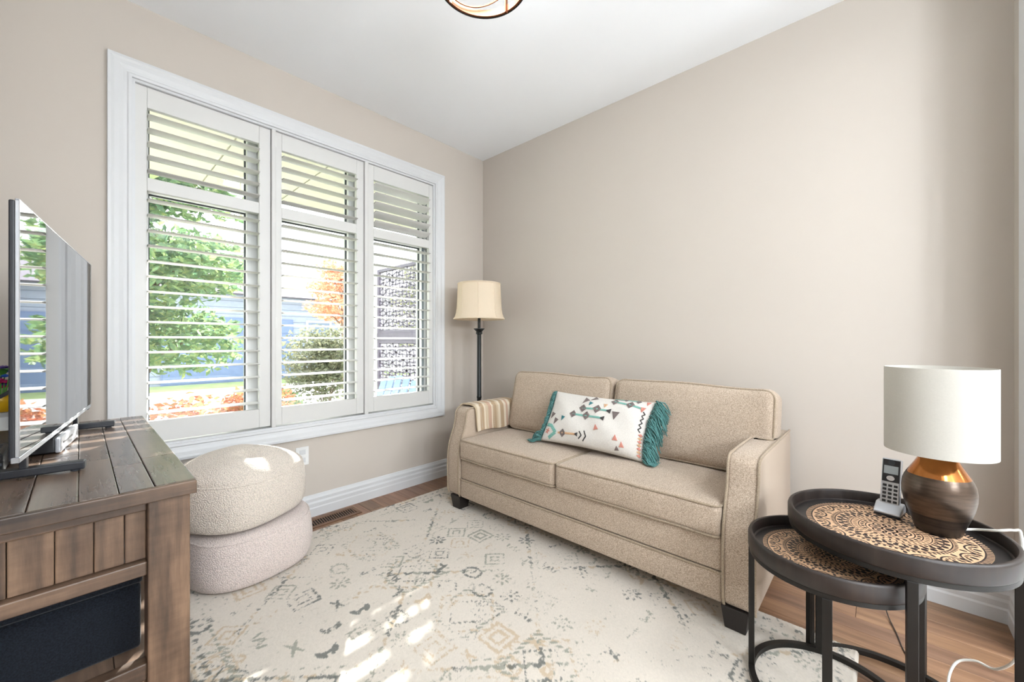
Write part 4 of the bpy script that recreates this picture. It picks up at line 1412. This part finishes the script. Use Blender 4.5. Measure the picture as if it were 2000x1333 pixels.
# ================================================================== NESTING TABLES
def mandala(R, cx, cy, z, parent):
    """medallion: a tan disc with the dark ornament laid on it as a flat print"""
    disc = build('medallion', MB().lathe([(0.0, 0.0), (R, 0.0), (R, 0.0006), (0.0, 0.0006)], 96, (cx, cy, z), False), M['tan_print'], parent)
    mb = MB()
    zt = z + 0.0009
    def P(r, a):
        return (cx + r * R * math.cos(a), cy + r * R * math.sin(a), zt)
    def poly(pts):
        b = len(mb.v)
        mb.v.extend(pts)
        mb.f.append(tuple(range(b, b + len(pts))))
    def annulus(r0, r1, n=96):
        for i in range(n):
            a, b = 2 * PI * i / n, 2 * PI * (i + 1) / n
            poly([P(r0, a), P(r1, a), P(r1, b), P(r0, b)])
    def dot(r, a, s, st=1.0, n=8, rot=0.0):
        x0, y0 = r * math.cos(a), r * math.sin(a)
        pts = []
        for k in range(n):
            b = 2 * PI * k / n
            u, w = s * math.cos(b) * st, s * math.sin(b)
            g = a + rot
            pts.append((cx + R * (x0 + u * math.cos(g) - w * math.sin(g)), cy + R * (y0 + u * math.sin(g) + w * math.cos(g)), zt))
        poly(pts)
    def arc(r, a, rad, w, f0, f1, n=12):
        x0, y0 = r * math.cos(a), r * math.sin(a)
        for k in range(n):
            b, c = a + f0 + (f1 - f0) * k / n, a + f0 + (f1 - f0) * (k + 1) / n
            q = []
            for ang_, rr_ in ((b, rad - w), (b, rad + w), (c, rad + w), (c, rad - w)):
                q.append((cx + R * (x0 + rr_ * math.cos(ang_)), cy + R * (y0 + rr_ * math.sin(ang_)), zt))
            poly(q)
    n = 110
    for i in range(n):                       # rope border
        a = 2 * PI * i / n
        poly([P(0.935, a), P(0.998, a + 0.035), P(0.998, a + 0.068), P(0.935, a + 0.033)])
    annulus(0.918, 0.935)
    n = 16
    for i in range(n):                       # scallops with seeds inside
        a = 2 * PI * i / n
        arc(0.905, a, 0.165, 0.011, PI * 0.56, PI * 1.44)
        for q in range(7):
            b = PI * (0.62 + 0.76 * q / 6)
            dot_r = 0.115
            x0, y0 = 0.905 * math.cos(a) + dot_r * math.cos(a + b), 0.905 * math.sin(a) + dot_r * math.sin(a + b)
            dot(math.hypot(x0, y0), math.atan2(y0, x0), 0.015, 1.5, 6)
        dot(0.86, a, 0.028, 1.6)
        dot(0.845, a + 0.1, 0.018, 1.5)
        dot(0.845, a - 0.1, 0.018, 1.5)
        dot(0.73, a + PI / n, 0.022, 1.8)
        dot(0.815, a + PI / n, 0.018, 1.6)
        dot(0.885, a + PI / n, 0.016, 1.3)
    for i in range(72):                      # rings of beads and petals
        dot(0.665, 2 * PI * i / 72, 0.019, 1.3, 7)
    annulus(0.625, 0.64)
    for i in range(30):
        a = 2 * PI * i / 30
        dot(0.575, a, 0.040, 1.0, 8)
        dot(0.525, a + PI / 30, 0.030, 1.3, 8)
    for i in range(44):
        dot(0.478, 2 * PI * i / 44, 0.023, 1.1, 6)
    annulus(0.435, 0.446)
    for i in range(36):
        dot(0.395, 2 * PI * i / 36, 0.012, 2.6, 6)
    annulus(0.345, 0.357)
    for i in range(24):
        dot(0.31, 2 * PI * i / 24, 0.026, 1.0, 7)
    annulus(0.262, 0.276)
    for i in range(8):
        a = 2 * PI * i / 8
        arc(0.155, a, 0.075, 0.010, 0, 2 * PI, 14)
        dot(0.165, a, 0.022, 1.6)
    dot(0.0, 0.0, 0.05, 1.0, 14)
    arc(0.0, 0.0, 0.08, 0.008, 0, 2 * PI, 20)
    build('print', mb, M['dark_print'], disc, fixn=False)
def tray_table(label, cx, cy, R, top, zf, legs, foot_arc, ring_h=0.022):
    T = thing('nesting_table', label, 'table', (cx, cy, 0.0 if zf == 0 else zf), group='round nesting tray tables')
    zt = top - 0.052                     # underside of the tray
    tr = build('tray', MB().lathe([(0.0, 0.0), (R - 0.004, 0.0), (R, 0.006), (R, 0.044), (R - 0.002, 0.050), (R - 0.006, 0.052), (R - 0.011, 0.051),
                                   (R - 0.0135, 0.047), (R - 0.0135, 0.020), (R - 0.018, 0.017), (0.0, 0.017)], 96, (cx, cy, zt), False), M['tray_rim'], T, smooth=45)
    build('tray_floor', MB().lathe([(0.0, 0.0), (R - 0.019, 0.0), (R - 0.019, 0.0008), (0.0, 0.0008)], 96, (cx, cy, zt + 0.017), False), M['tray_black'], tr)
    mandala(R * 0.80, cx, cy, zt + 0.0178, tr)
    build('top_ring', MB().lathe([(R - 0.024, -0.013), (R - 0.004, -0.013), (R - 0.004, -0.0005), (R - 0.024, -0.0005), (R - 0.024, -0.013)], 96, (cx, cy, zt), False), M['black_metal'], T, smooth=40)
    rr = R - 0.010
    for a in legs:
        x, y = cx + rr * math.cos(a), cy + rr * math.sin(a)
        mb = MB()
        w = 0.0085
        c, s = math.cos(a), math.sin(a)
        vs = []
        for z in (zf + 0.002, zt - 0.0132):
            for du, dv in ((-w, -w * 1.3), (w, -w * 1.3), (w, w * 1.3), (-w, w * 1.3)):
                vs.append((x + du * c - dv * s, y + du * s + dv * c, z))
        mb.add(vs, [(0, 1, 2, 3), (7, 6, 5, 4), (0, 4, 5, 1), (1, 5, 6, 2), (2, 6, 7, 3), (3, 7, 4, 0)])
        build('leg', mb, M['black_metal'], T, bevel=0.0012, seg=1)
    a0, a1 = foot_arc
    n = 64
    vs, fs = [], []
    for i in range(n + 1):
        a = a0 + (a1 - a0) * i / n
        for r_, z in ((rr - 0.009, zf), (rr + 0.009, zf), (rr + 0.009, zf + 0.016), (rr - 0.009, zf + 0.016)):
            vs.append((cx + r_ * math.cos(a), cy + r_ * math.sin(a), z))
    for i in range(n):
        for q in range(4):
            fs.append((i * 4 + q, i * 4 + (q + 1) % 4, i * 4 + 4 + (q + 1) % 4, i * 4 + 4 + q))
    fs += [(3, 2, 1, 0), (n * 4, n * 4 + 1, n * 4 + 2, n * 4 + 3)]
    mb = MB(); mb.add(vs, fs)
    build('foot_ring', mb, M['black_metal'], T, smooth=40)
    return T
SX, SYY, SR, ST = -0.912, -2.5265, 0.212, 0.483
BX, BY, BR, BT = -0.829, -2.666, 0.252, 0.576
tray_table('smaller, lower tray table tucked under the lamp table', SX, SYY, SR, ST, 0.0145, (D(100), D(11), D(184), D(277)), (0, 2 * PI))
tray_table('larger, taller tray table with medallion top holding the lamp', BX, BY, BR, BT, 0.0, (D(58), D(189), D(341), D(262)), (D(-171), D(58)))

# ================================================================== TABLE LAMP
TZ = BT - 0.052 + 0.0192
tx, ty = -0.742, -2.772
tl = thing('table_lamp', 'bronze glazed pot-bellied table lamp with white drum shade', 'lamp', (tx, ty, TZ))
bp = [(0.0, 0.0), (0.046, 0.0), (0.050, 0.003), (0.058, 0.03), (0.067, 0.055)]
build('lower_body', MB().lathe(bp, 56, (tx, ty, TZ), False), M['dark_bronze'], tl, smooth=40)
build('body', MB().lathe([(0.067, 0.055), (0.0745, 0.08), (0.079, 0.105), (0.0795, 0.125), (0.077, 0.145), (0.0725, 0.158), (0.068, 0.168)], 56, (tx, ty, TZ), False), M['bronze'], tl, smooth=True)
build('copper_neck', MB().lathe([(0.068, 0.168), (0.061, 0.181), (0.052, 0.197), (0.044, 0.213), (0.040, 0.224), (0.036, 0.228), (0.0, 0.229)], 56, (tx, ty, TZ), False), M['copper'], tl, smooth=50)
build('socket', MB().lathe([(0.013, 0.228), (0.013, 0.245), (0.009, 0.247), (0.009, 0.33), (0.0, 0.33)], 20, (tx, ty, TZ)), M['chrome'], tl, smooth=40)
build('bulb', MB().lathe([(0.0, 0.33), (0.013, 0.332), (0.016, 0.345), (0.028, 0.37), (0.028, 0.39), (0.018, 0.408), (0.0, 0.413)], 20, (tx, ty, TZ), False), M['white_plastic'], tl, smooth=True)
mb = MB(); mb.add(*shade_surf((tx, ty), TZ + 0.236, 72, [(0.1185, 0), (0.1185, 0.12), (0.1185, 0.252)], 0.002))
ls = build('lamp_shade', mb, M['shade_white'], tl, smooth=40)
build('spider', MB().bar((tx - 0.116, ty, TZ + 0.42), (tx + 0.116, ty, TZ + 0.42), 0.003, 0.003).bar((tx, ty - 0.116, TZ + 0.42), (tx, ty + 0.116, TZ + 0.42), 0.003, 0.003), M['chrome'], ls)
# lamp cord: over the rim, down behind the table, looped on the floor
pts = [(tx + 0.020, ty - 0.046, TZ + 0.012), (tx + 0.03, ty - 0.075, TZ + 0.018), (-0.735, -2.885, TZ + 0.035), (-0.737, -2.915, TZ + 0.046), (-0.737, -2.928, TZ + 0.036), (-0.735, -2.932, 0.45), (-0.71, -2.93, 0.25), (-0.64, -2.90, 0.14),
       (-0.60, -2.86, 0.12), (-0.60, -2.82, 0.09), (-0.66, -2.80, 0.04), (-0.78, -2.82, 0.007), (-0.92, -2.86, 0.006), (-1.1, -2.93, 0.006)]
def smooth_path(pts, k=6):
    P = [Vector(p) for p in pts]
    out = []
    for i in range(len(P) - 1):
        p0, p1, p2, p3 = P[max(i - 1, 0)], P[i], P[i + 1], P[min(i + 2, len(P) - 1)]
        for j in range(k):
            t_ = j / k
            out.append(0.5 * ((2 * p1) + (p2 - p0) * t_ + (2 * p0 - 5 * p1 + 4 * p2 - p3) * t_ * t_ + (3 * p1 - p0 - 3 * p2 + p3) * t_ ** 3))
    out.append(P[-1])
    return out
build('power_cord', MB().tube(smooth_path(pts), 0.0036, 8), M['cord_white'], tl, smooth=True)
pc = build('phone_wire', MB().tube(smooth_path([(-0.02, -2.62, 0.14), (-0.24, -2.66, 0.02), (-0.38, -2.69, 0.003), (-0.52, -2.72, 0.0025), (-0.62, -2.80, 0.0025), (-0.70, -2.90, 0.0025)]), 0.0021, 6), M['cord_dark'], None, smooth=True)
tag(pc, 'thin dark wire trailing over the wood floor by the wall', 'wire')

# ================================================================== CORDLESS PHONE
ph = thing('cordless_phone', 'silver cordless phone standing in its cradle beside the table lamp', 'phone', (-0.675, -2.668, TZ), D(168), local=True)
# local: +x towards the viewer, y sideways, z up
build('cradle', MB().prism([(-0.035, 0.006), (0.038, 0.006), (0.040, 0.012), (0.020, 0.026), (0.006, 0.036), (-0.022, 0.036), (-0.035, 0.022)], -0.033, 0.033, 1), M['box_silver'], ph, bevel=0.004, smooth=50)
build('cradle_foot', MB().box(-0.034, 0.038, -0.031, 0.031, 0, 0.007), M['box_black'], ph, bevel=0.002)
tilt = D(14)
def hp(x, y, z):
    return (x * math.cos(tilt) - z * math.sin(tilt) + 0.010, y, x * math.sin(tilt) + z * math.cos(tilt) + 0.022)
def hbox(x0, x1, y0, y1, z0, z1):
    m = MB().box(x0, x1, y0, y1, z0, z1)
    m.v = [hp(*p) for p in m.v]
    return m
hs = build('handset', hbox(-0.022, 0.0, -0.024, 0.024, 0.0, 0.158), M['box_silver'], ph, bevel=0.004, seg=3, smooth=50)
build('fascia', hbox(-0.002, 0.001, -0.0215, 0.0215, 0.082, 0.154), M['box_black'], hs, bevel=0.001)
build('display', hbox(0.0005, 0.0018, -0.0175, 0.0175, 0.108, 0.134), plain('lcd_grey', (176, 186, 190), 0.25), hs)
m = MB()
m.lathe([(0.0, 0.0), (0.0085, 0.0), (0.0085, 0.0015), (0.0, 0.0015)], 20, (0, 0, 0), False)
m.v = [hp(0.0008 + z, x, 0.145 + y) for x, y, z in m.v]
build('earpiece', m, M['gasket'], hs)
m = MB(); m.lathe([(0.0, 0.0), (0.011, 0.0), (0.010, 0.0022), (0.0, 0.0022)], 24, (0, 0, 0), False)
m.v = [hp(0.0008 + z, x, 0.094 + y * 0.8) for x, y, z in m.v]
build('navigation_pad', m, M['chrome'], hs, smooth=40)
for r in range(5):
    for c_ in range(3):
        z_ = 0.070 - r * 0.0125
        y_ = (c_ - 1) * 0.0135
        build('key', hbox(-0.001, 0.0016, y_ - 0.0047, y_ + 0.0047, z_ - 0.0038, z_ + 0.0038), M['box_black'], hs, bevel=0.0008, seg=1)

# ================================================================== OUTSIDE
GZ = -0.45
gr = build('lawn', MB().box(-60, 60, 0.2, 90, GZ - 0.3, GZ), M['lawn'], None, center=False)
gr['kind'] = 'structure'
dw = build('driveway', MB().box(-7, 2.2, 5.2, 8.6, GZ, GZ + 0.02).box(-30, 30, 8.6, 13.2, GZ, GZ + 0.02), M['concrete'], None, center=False)
dw['kind'] = 'structure'
po = build('porch_floor', MB().box(-4, 1.6, 0.2, 1.9, GZ, -0.12), M['concrete'], None, center=False)
po['kind'] = 'structure'
so = build('porch_soffit', MB().box(-6, 2.2, 0.2, 1.75, 2.52, 2.62), M['soffit'], None, center=False)
so['kind'] = 'structure'
for i in range(9):
    x = -3.6 + i * 0.62
    build('soffit_board', MB().box(x, x + 0.61, 0.2, 1.75, 2.505, 2.52), M['soffit'], so, bevel=0.004, seg=1)

# laser-cut privacy screen at the end of the porch
scx = 0.42
sc = thing('privacy_screen', 'laser-cut metal privacy screen at the end of the porch', 'screen', (scx, 1.3, -0.12))
y0_, y1_ = 0.42, 2.62
mb = MB()
for (z0, z1) in ((-0.02, 1.12), (1.22, 2.12)):
    build('frame', MB().box(scx - 0.02, scx + 0.02, y0_, y0_ + 0.04, z0, z1).box(scx - 0.02, scx + 0.02, y1_ - 0.04, y1_, z0, z1)
          .box(scx - 0.02, scx + 0.02, y0_ + 0.04, y1_ - 0.04, z0, z0 + 0.04).box(scx - 0.02, scx + 0.02, y0_ + 0.04, y1_ - 0.04, z1 - 0.04, z1), M['screen_metal'], sc, bevel=0.003)
    # branching cut-out web: jittered honeycomb of thin ribs
    ny_, nz_ = 25, int(round((z1 - z0 - 0.08) / 0.10))
    pts_ = {}
    r5 = random.Random(int(z0 * 100) + 9)
    for j in range(nz_ * 2 + 1):
        for i in range(ny_ + 1):
            yy = y0_ + 0.04 + (y1_ - y0_ - 0.08) * i / ny_
            zz_ = z0 + 0.04 + (z1 - z0 - 0.08) * j / (nz_ * 2)
            off = 0.016 * (1 if (i + j) % 2 else -1)
            jy = r5.uniform(-0.02, 0.02) if 0 < i < ny_ else 0
            jz = (r5.uniform(-0.012, 0.012) + off) if 0 < j < nz_ * 2 else 0
            pts_[i, j] = (scx, yy + jy, zz_ + jz)
    web = MB()
    for j in range(nz_ * 2 + 1):
        for i in range(ny_ + 1):
            if i < ny_:
                web.bar(pts_[i, j], pts_[i + 1, j], 0.006, r5.uniform(0.014, 0.030), up=(0, 0, 1))
            if j < nz_ * 2 and (i + j) % 2 == 0:
                web.bar(pts_[i, j], pts_[i, j + 1], 0.006, r5.uniform(0.014, 0.028), up=(0, 1, 0))
    build('cut_web', web, M['screen_metal'], sc, kind='stuff')
build('middle_beam', MB().box(scx - 0.025, scx + 0.025, y0_, y1_, 1.12, 1.22), M['screen_metal'], sc, bevel=0.004)
build('post', MB().box(scx - 0.03, scx + 0.03, y0_ - 0.06, y0_, -0.12, 2.16), M['screen_metal'], sc, bevel=0.004)
build('end_column', MB().box(scx - 0.07, scx + 0.07, y1_, y1_ + 0.14, GZ, 2.42).box(scx - 0.09, scx + 0.09, y1_ - 0.02, y1_ + 0.16, 2.42, 2.48), M['white'], sc, bevel=0.004, label='white column at the end of the screen')

# pale blue garden chair on the porch
ac = thing('garden_chair', 'pale blue slatted garden chair on the porch', 'chair', (-0.42, 1.2, -0.12), D(200), local=True)
for i in range(5):
    yy = -0.21 + i * 0.105
    h_ = 0.78 + 0.06 * math.cos((i - 2) * 0.7)
    build('back_slat', MB().bar((-0.18, yy, 0.24), (-0.42, yy, h_), 0.085, 0.02, up=(1, 0, 0)), M['chair_blue'], ac, bevel=0.004)
for i in range(5):
    xx_ = 0.28 - i * 0.105
    build('seat_slat', MB().bar((xx_, -0.26, 0.36 - i * 0.03), (xx_, 0.26, 0.36 - i * 0.03), 0.09, 0.02), M['chair_blue'], ac, bevel=0.004)
for s in (-1, 1):
    build('armrest', MB().box(-0.42, 0.34, s * 0.33 - 0.06, s * 0.33 + 0.06, 0.52, 0.545), M['chair_blue'], ac, bevel=0.008)
    build('leg', MB().box(0.24, 0.32, s * 0.29 - 0.012, s * 0.29 + 0.012, 0, 0.52), M['chair_blue'], ac, bevel=0.004)
    build('leg', MB().bar((0.32, s * 0.265, 0.33), (-0.5, s * 0.265, 0.03), 0.022, 0.09), M['chair_blue'], ac, bevel=0.004)
build('back_brace', MB().bar((-0.37, -0.36, 0.505), (-0.37, 0.36, 0.505), 0.06, 0.022), M['chair_blue'], ac, bevel=0.004)

def leaves(clumps, n, size, seed, flat=0.6):
    """one mesh of n little leaf quads scattered over ellipsoid clumps"""
    r = np.random.default_rng(seed)
    cl_ = np.array(clumps, float)
    wts = cl_[:, 3] * cl_[:, 4] * cl_[:, 5]
    idx = r.choice(len(cl_), n, p=wts / wts.sum())
    d = r.normal(size=(n, 3)); d /= np.linalg.norm(d, axis=1)[:, None]
    rad = r.random(n) ** (1 / 3.2)
    p = cl_[idx, :3] + d * rad[:, None] * cl_[idx, 3:6]
    a = r.normal(size=(n, 3)); a[:, 2] *= flat; a /= np.linalg.norm(a, axis=1)[:, None]
    b = np.cross(a, r.normal(size=(n, 3))); b /= np.linalg.norm(b, axis=1)[:, None]
    s = size * r.uniform(0.6, 1.3, n)[:, None]
    vs = np.stack([p - a * s, p + b * s * 0.45, p + a * s, p - b * s * 0.45], 1).reshape(-1, 3)
    mb = MB()
    mb.v = [tuple(q) for q in vs]
    mb.f = [(4 * i, 4 * i + 1, 4 * i + 2, 4 * i + 3) for i in range(n)]
    return mb
def tree(name, label, x, y, h0, h1, rad, n, size, mat, seed, group):
    T = thing(name, label, 'tree', (x, y, GZ), group=group)
    r = random.Random(seed)
    build('trunk', MB().tube([(x, y, GZ), (x + 0.03, y, GZ + (h1 - GZ) * 0.4), (x - 0.03, y + 0.04, GZ + (h1 - GZ) * 0.85)], [rad * 0.07, rad * 0.05, rad * 0.02], 10), M['bark'], T, smooth=True)
    clumps = []
    for k in range(16):
        a = 2 * PI * k / 16 * 2.6
        q = k / 15
        rr_ = rad * (0.35 + 0.45 * r.random())
        z = h0 + (h1 - h0) * (0.12 + 0.76 * q)
        wx = 1 - 0.45 * abs(2 * q - 0.8)
        cxx, cyy = x + rr_ * wx * math.cos(a), y + rr_ * wx * math.sin(a)
        clumps.append((cxx, cyy, z, rad * 0.5, rad * 0.5, (h1 - h0) * 0.13))
        if k % 2 == 0:
            build('branch', MB().tube([(x, y, max(z - 0.5, GZ + 0.6)), ((x + cxx) / 2, (y + cyy) / 2, z - 0.2), (cxx, cyy, z)], [rad * 0.028, rad * 0.02, rad * 0.008], 6), M['bark'], T, smooth=True)
    build('foliage', leaves(clumps, n, size, seed), M[mat], T, fixn=False, kind='stuff')
tree('garden_tree', 'leafy green tree filling the left of the window view', -1.95, 4.6, 0.65, 4.3, 1.6, 12500, 0.075, 'leaf_green', 3, 'trees outside the window')
tree('garden_tree', 'orange autumn tree beyond the hedge outside', 3.9, 11.5, 1.6, 4.0, 1.15, 3500, 0.09, 'leaf_orange', 5, 'trees outside the window')
tree('garden_tree', 'pale green tree beyond the privacy screen outside', 4.6, 7.2, 0.5, 3.6, 1.3, 4000, 0.08, 'leaf_hedge', 8, 'trees outside the window')
def shrub(label, x, y, r_, h_, n, size, mat, seed, group, yl=None):
    S = thing('garden_shrub', label, 'shrub', (x, y, GZ), group=group)
    rr_ = random.Random(seed)
    cl_ = []
    for k in range(9):
        a = 2 * PI * k / 9
        cl_.append((x + r_ * 0.5 * math.cos(a) * rr_.uniform(0.5, 1), y + (yl or r_) * 0.5 * math.sin(a) * rr_.uniform(0.5, 1), GZ + h_ * rr_.uniform(0.35, 0.72), r_ * 0.55, (yl or r_) * 0.55, h_ * 0.3))
    for k in range(5):
        a = 2 * PI * k / 5
        build('stem', MB().tube([(x, y, GZ), (x + r_ * 0.3 * math.cos(a), y + r_ * 0.3 * math.sin(a), GZ + h_ * 0.6)], [0.02, 0.008], 6), M['bark'], S)
    build('foliage', leaves(cl_, n, size, seed), M[mat], S, fixn=False, kind='stuff')
shrub('tall clipped grey-green hedge shrub behind the middle shutter', 0.95, 5.7, 1.0, 1.95, 6000, 0.05, 'leaf_hedge', 21, 'shrubs outside the window', 0.7)
shrub('low russet shrub nearest the window, left of the view', -1.75, 2.9, 0.5, 1.0, 1900, 0.05, 'leaf_red', 22, 'shrubs outside the window')
shrub('low russet shrub in the flower bed right of the green tree', -0.95, 3.3, 0.5, 1.05, 1900, 0.05, 'leaf_red', 23, 'shrubs outside the window')
shrub('small yellow-green shrub at the edge of the driveway', -0.35, 4.4, 0.45, 0.85, 1400, 0.05, 'leaf_green', 24, 'shrubs outside the window')

def house(label, x0, x1, y0, y1, h_, roof_h, mat, gable_x=True, garage=None, wins=()):
    hs_ = thing('house', label, 'house', ((x0 + x1) / 2, (y0 + y1) / 2, GZ), group='houses across the street')
    build('wall', MB().box(x0, x1, y0, y1, GZ, h_), mat, hs_)
    k = 0
    z = GZ + 0.1
    while z < h_ - 0.1:
        build('siding_course', MB().box(x0 - 0.02, x1 + 0.02, y0 - 0.025, y0, z, z + 0.23), mat, hs_)
        z += 0.25
    if gable_x:
        poly = [(y0 - 0.5, h_), (y1 + 0.5, h_), ((y0 + y1) / 2, h_ + roof_h)]
        build('roof', MB().prism(poly, x0 - 0.5, x1 + 0.5, 0), M['roof'], hs_)
    else:
        poly = [(x0 - 0.5, h_), (x1 + 0.5, h_), ((x0 + x1) / 2, h_ + roof_h)]
        build('roof', MB().prism(poly, y0 - 0.5, y1 + 0.5, 1), M['roof'], hs_)
    if garage:
        a, b, zt = garage
        g_ = build('garage_door', MB().box(a, b, y0 - 0.08, y0 - 0.026, GZ, zt), M['garage'], hs_)
        for q in range(4):
            zz_ = GZ + (zt - GZ) * q / 4
            build('door_panel', MB().box(a + 0.05, b - 0.05, y0 - 0.1, y0 - 0.08, zz_ + 0.05, zz_ + (zt - GZ) / 4 - 0.03), M['garage'], g_)
    for (a, b, z0, z1) in wins:
        w_ = build('window', MB().box(a - 0.08, b + 0.08, y0 - 0.07, y0 - 0.026, z0 - 0.08, z1 + 0.08), M['white'], hs_)
        build('pane', MB().box(a, b, y0 - 0.08, y0 - 0.07, z0, z1), plain('far_glass', (96, 112, 132), 0.2), w_)
house('grey sided house with blue-grey garage door across the street', -3.5, 5.5, 15.5, 22, 2.9, 1.6, M['siding'], True, (-0.6, 3.6, 2.0), ((-2.6, -1.4, 0.6, 1.9), (4.2, 5.1, 0.6, 1.9)))
house('pale house with mauve gable roof beyond the privacy screen', 8.5, 16, 13.5, 20, 3.4, 2.4, M['siding_light'], False, None, ((9.5, 10.6, 0.7, 2.0), (12, 13.2, 0.7, 2.0)))
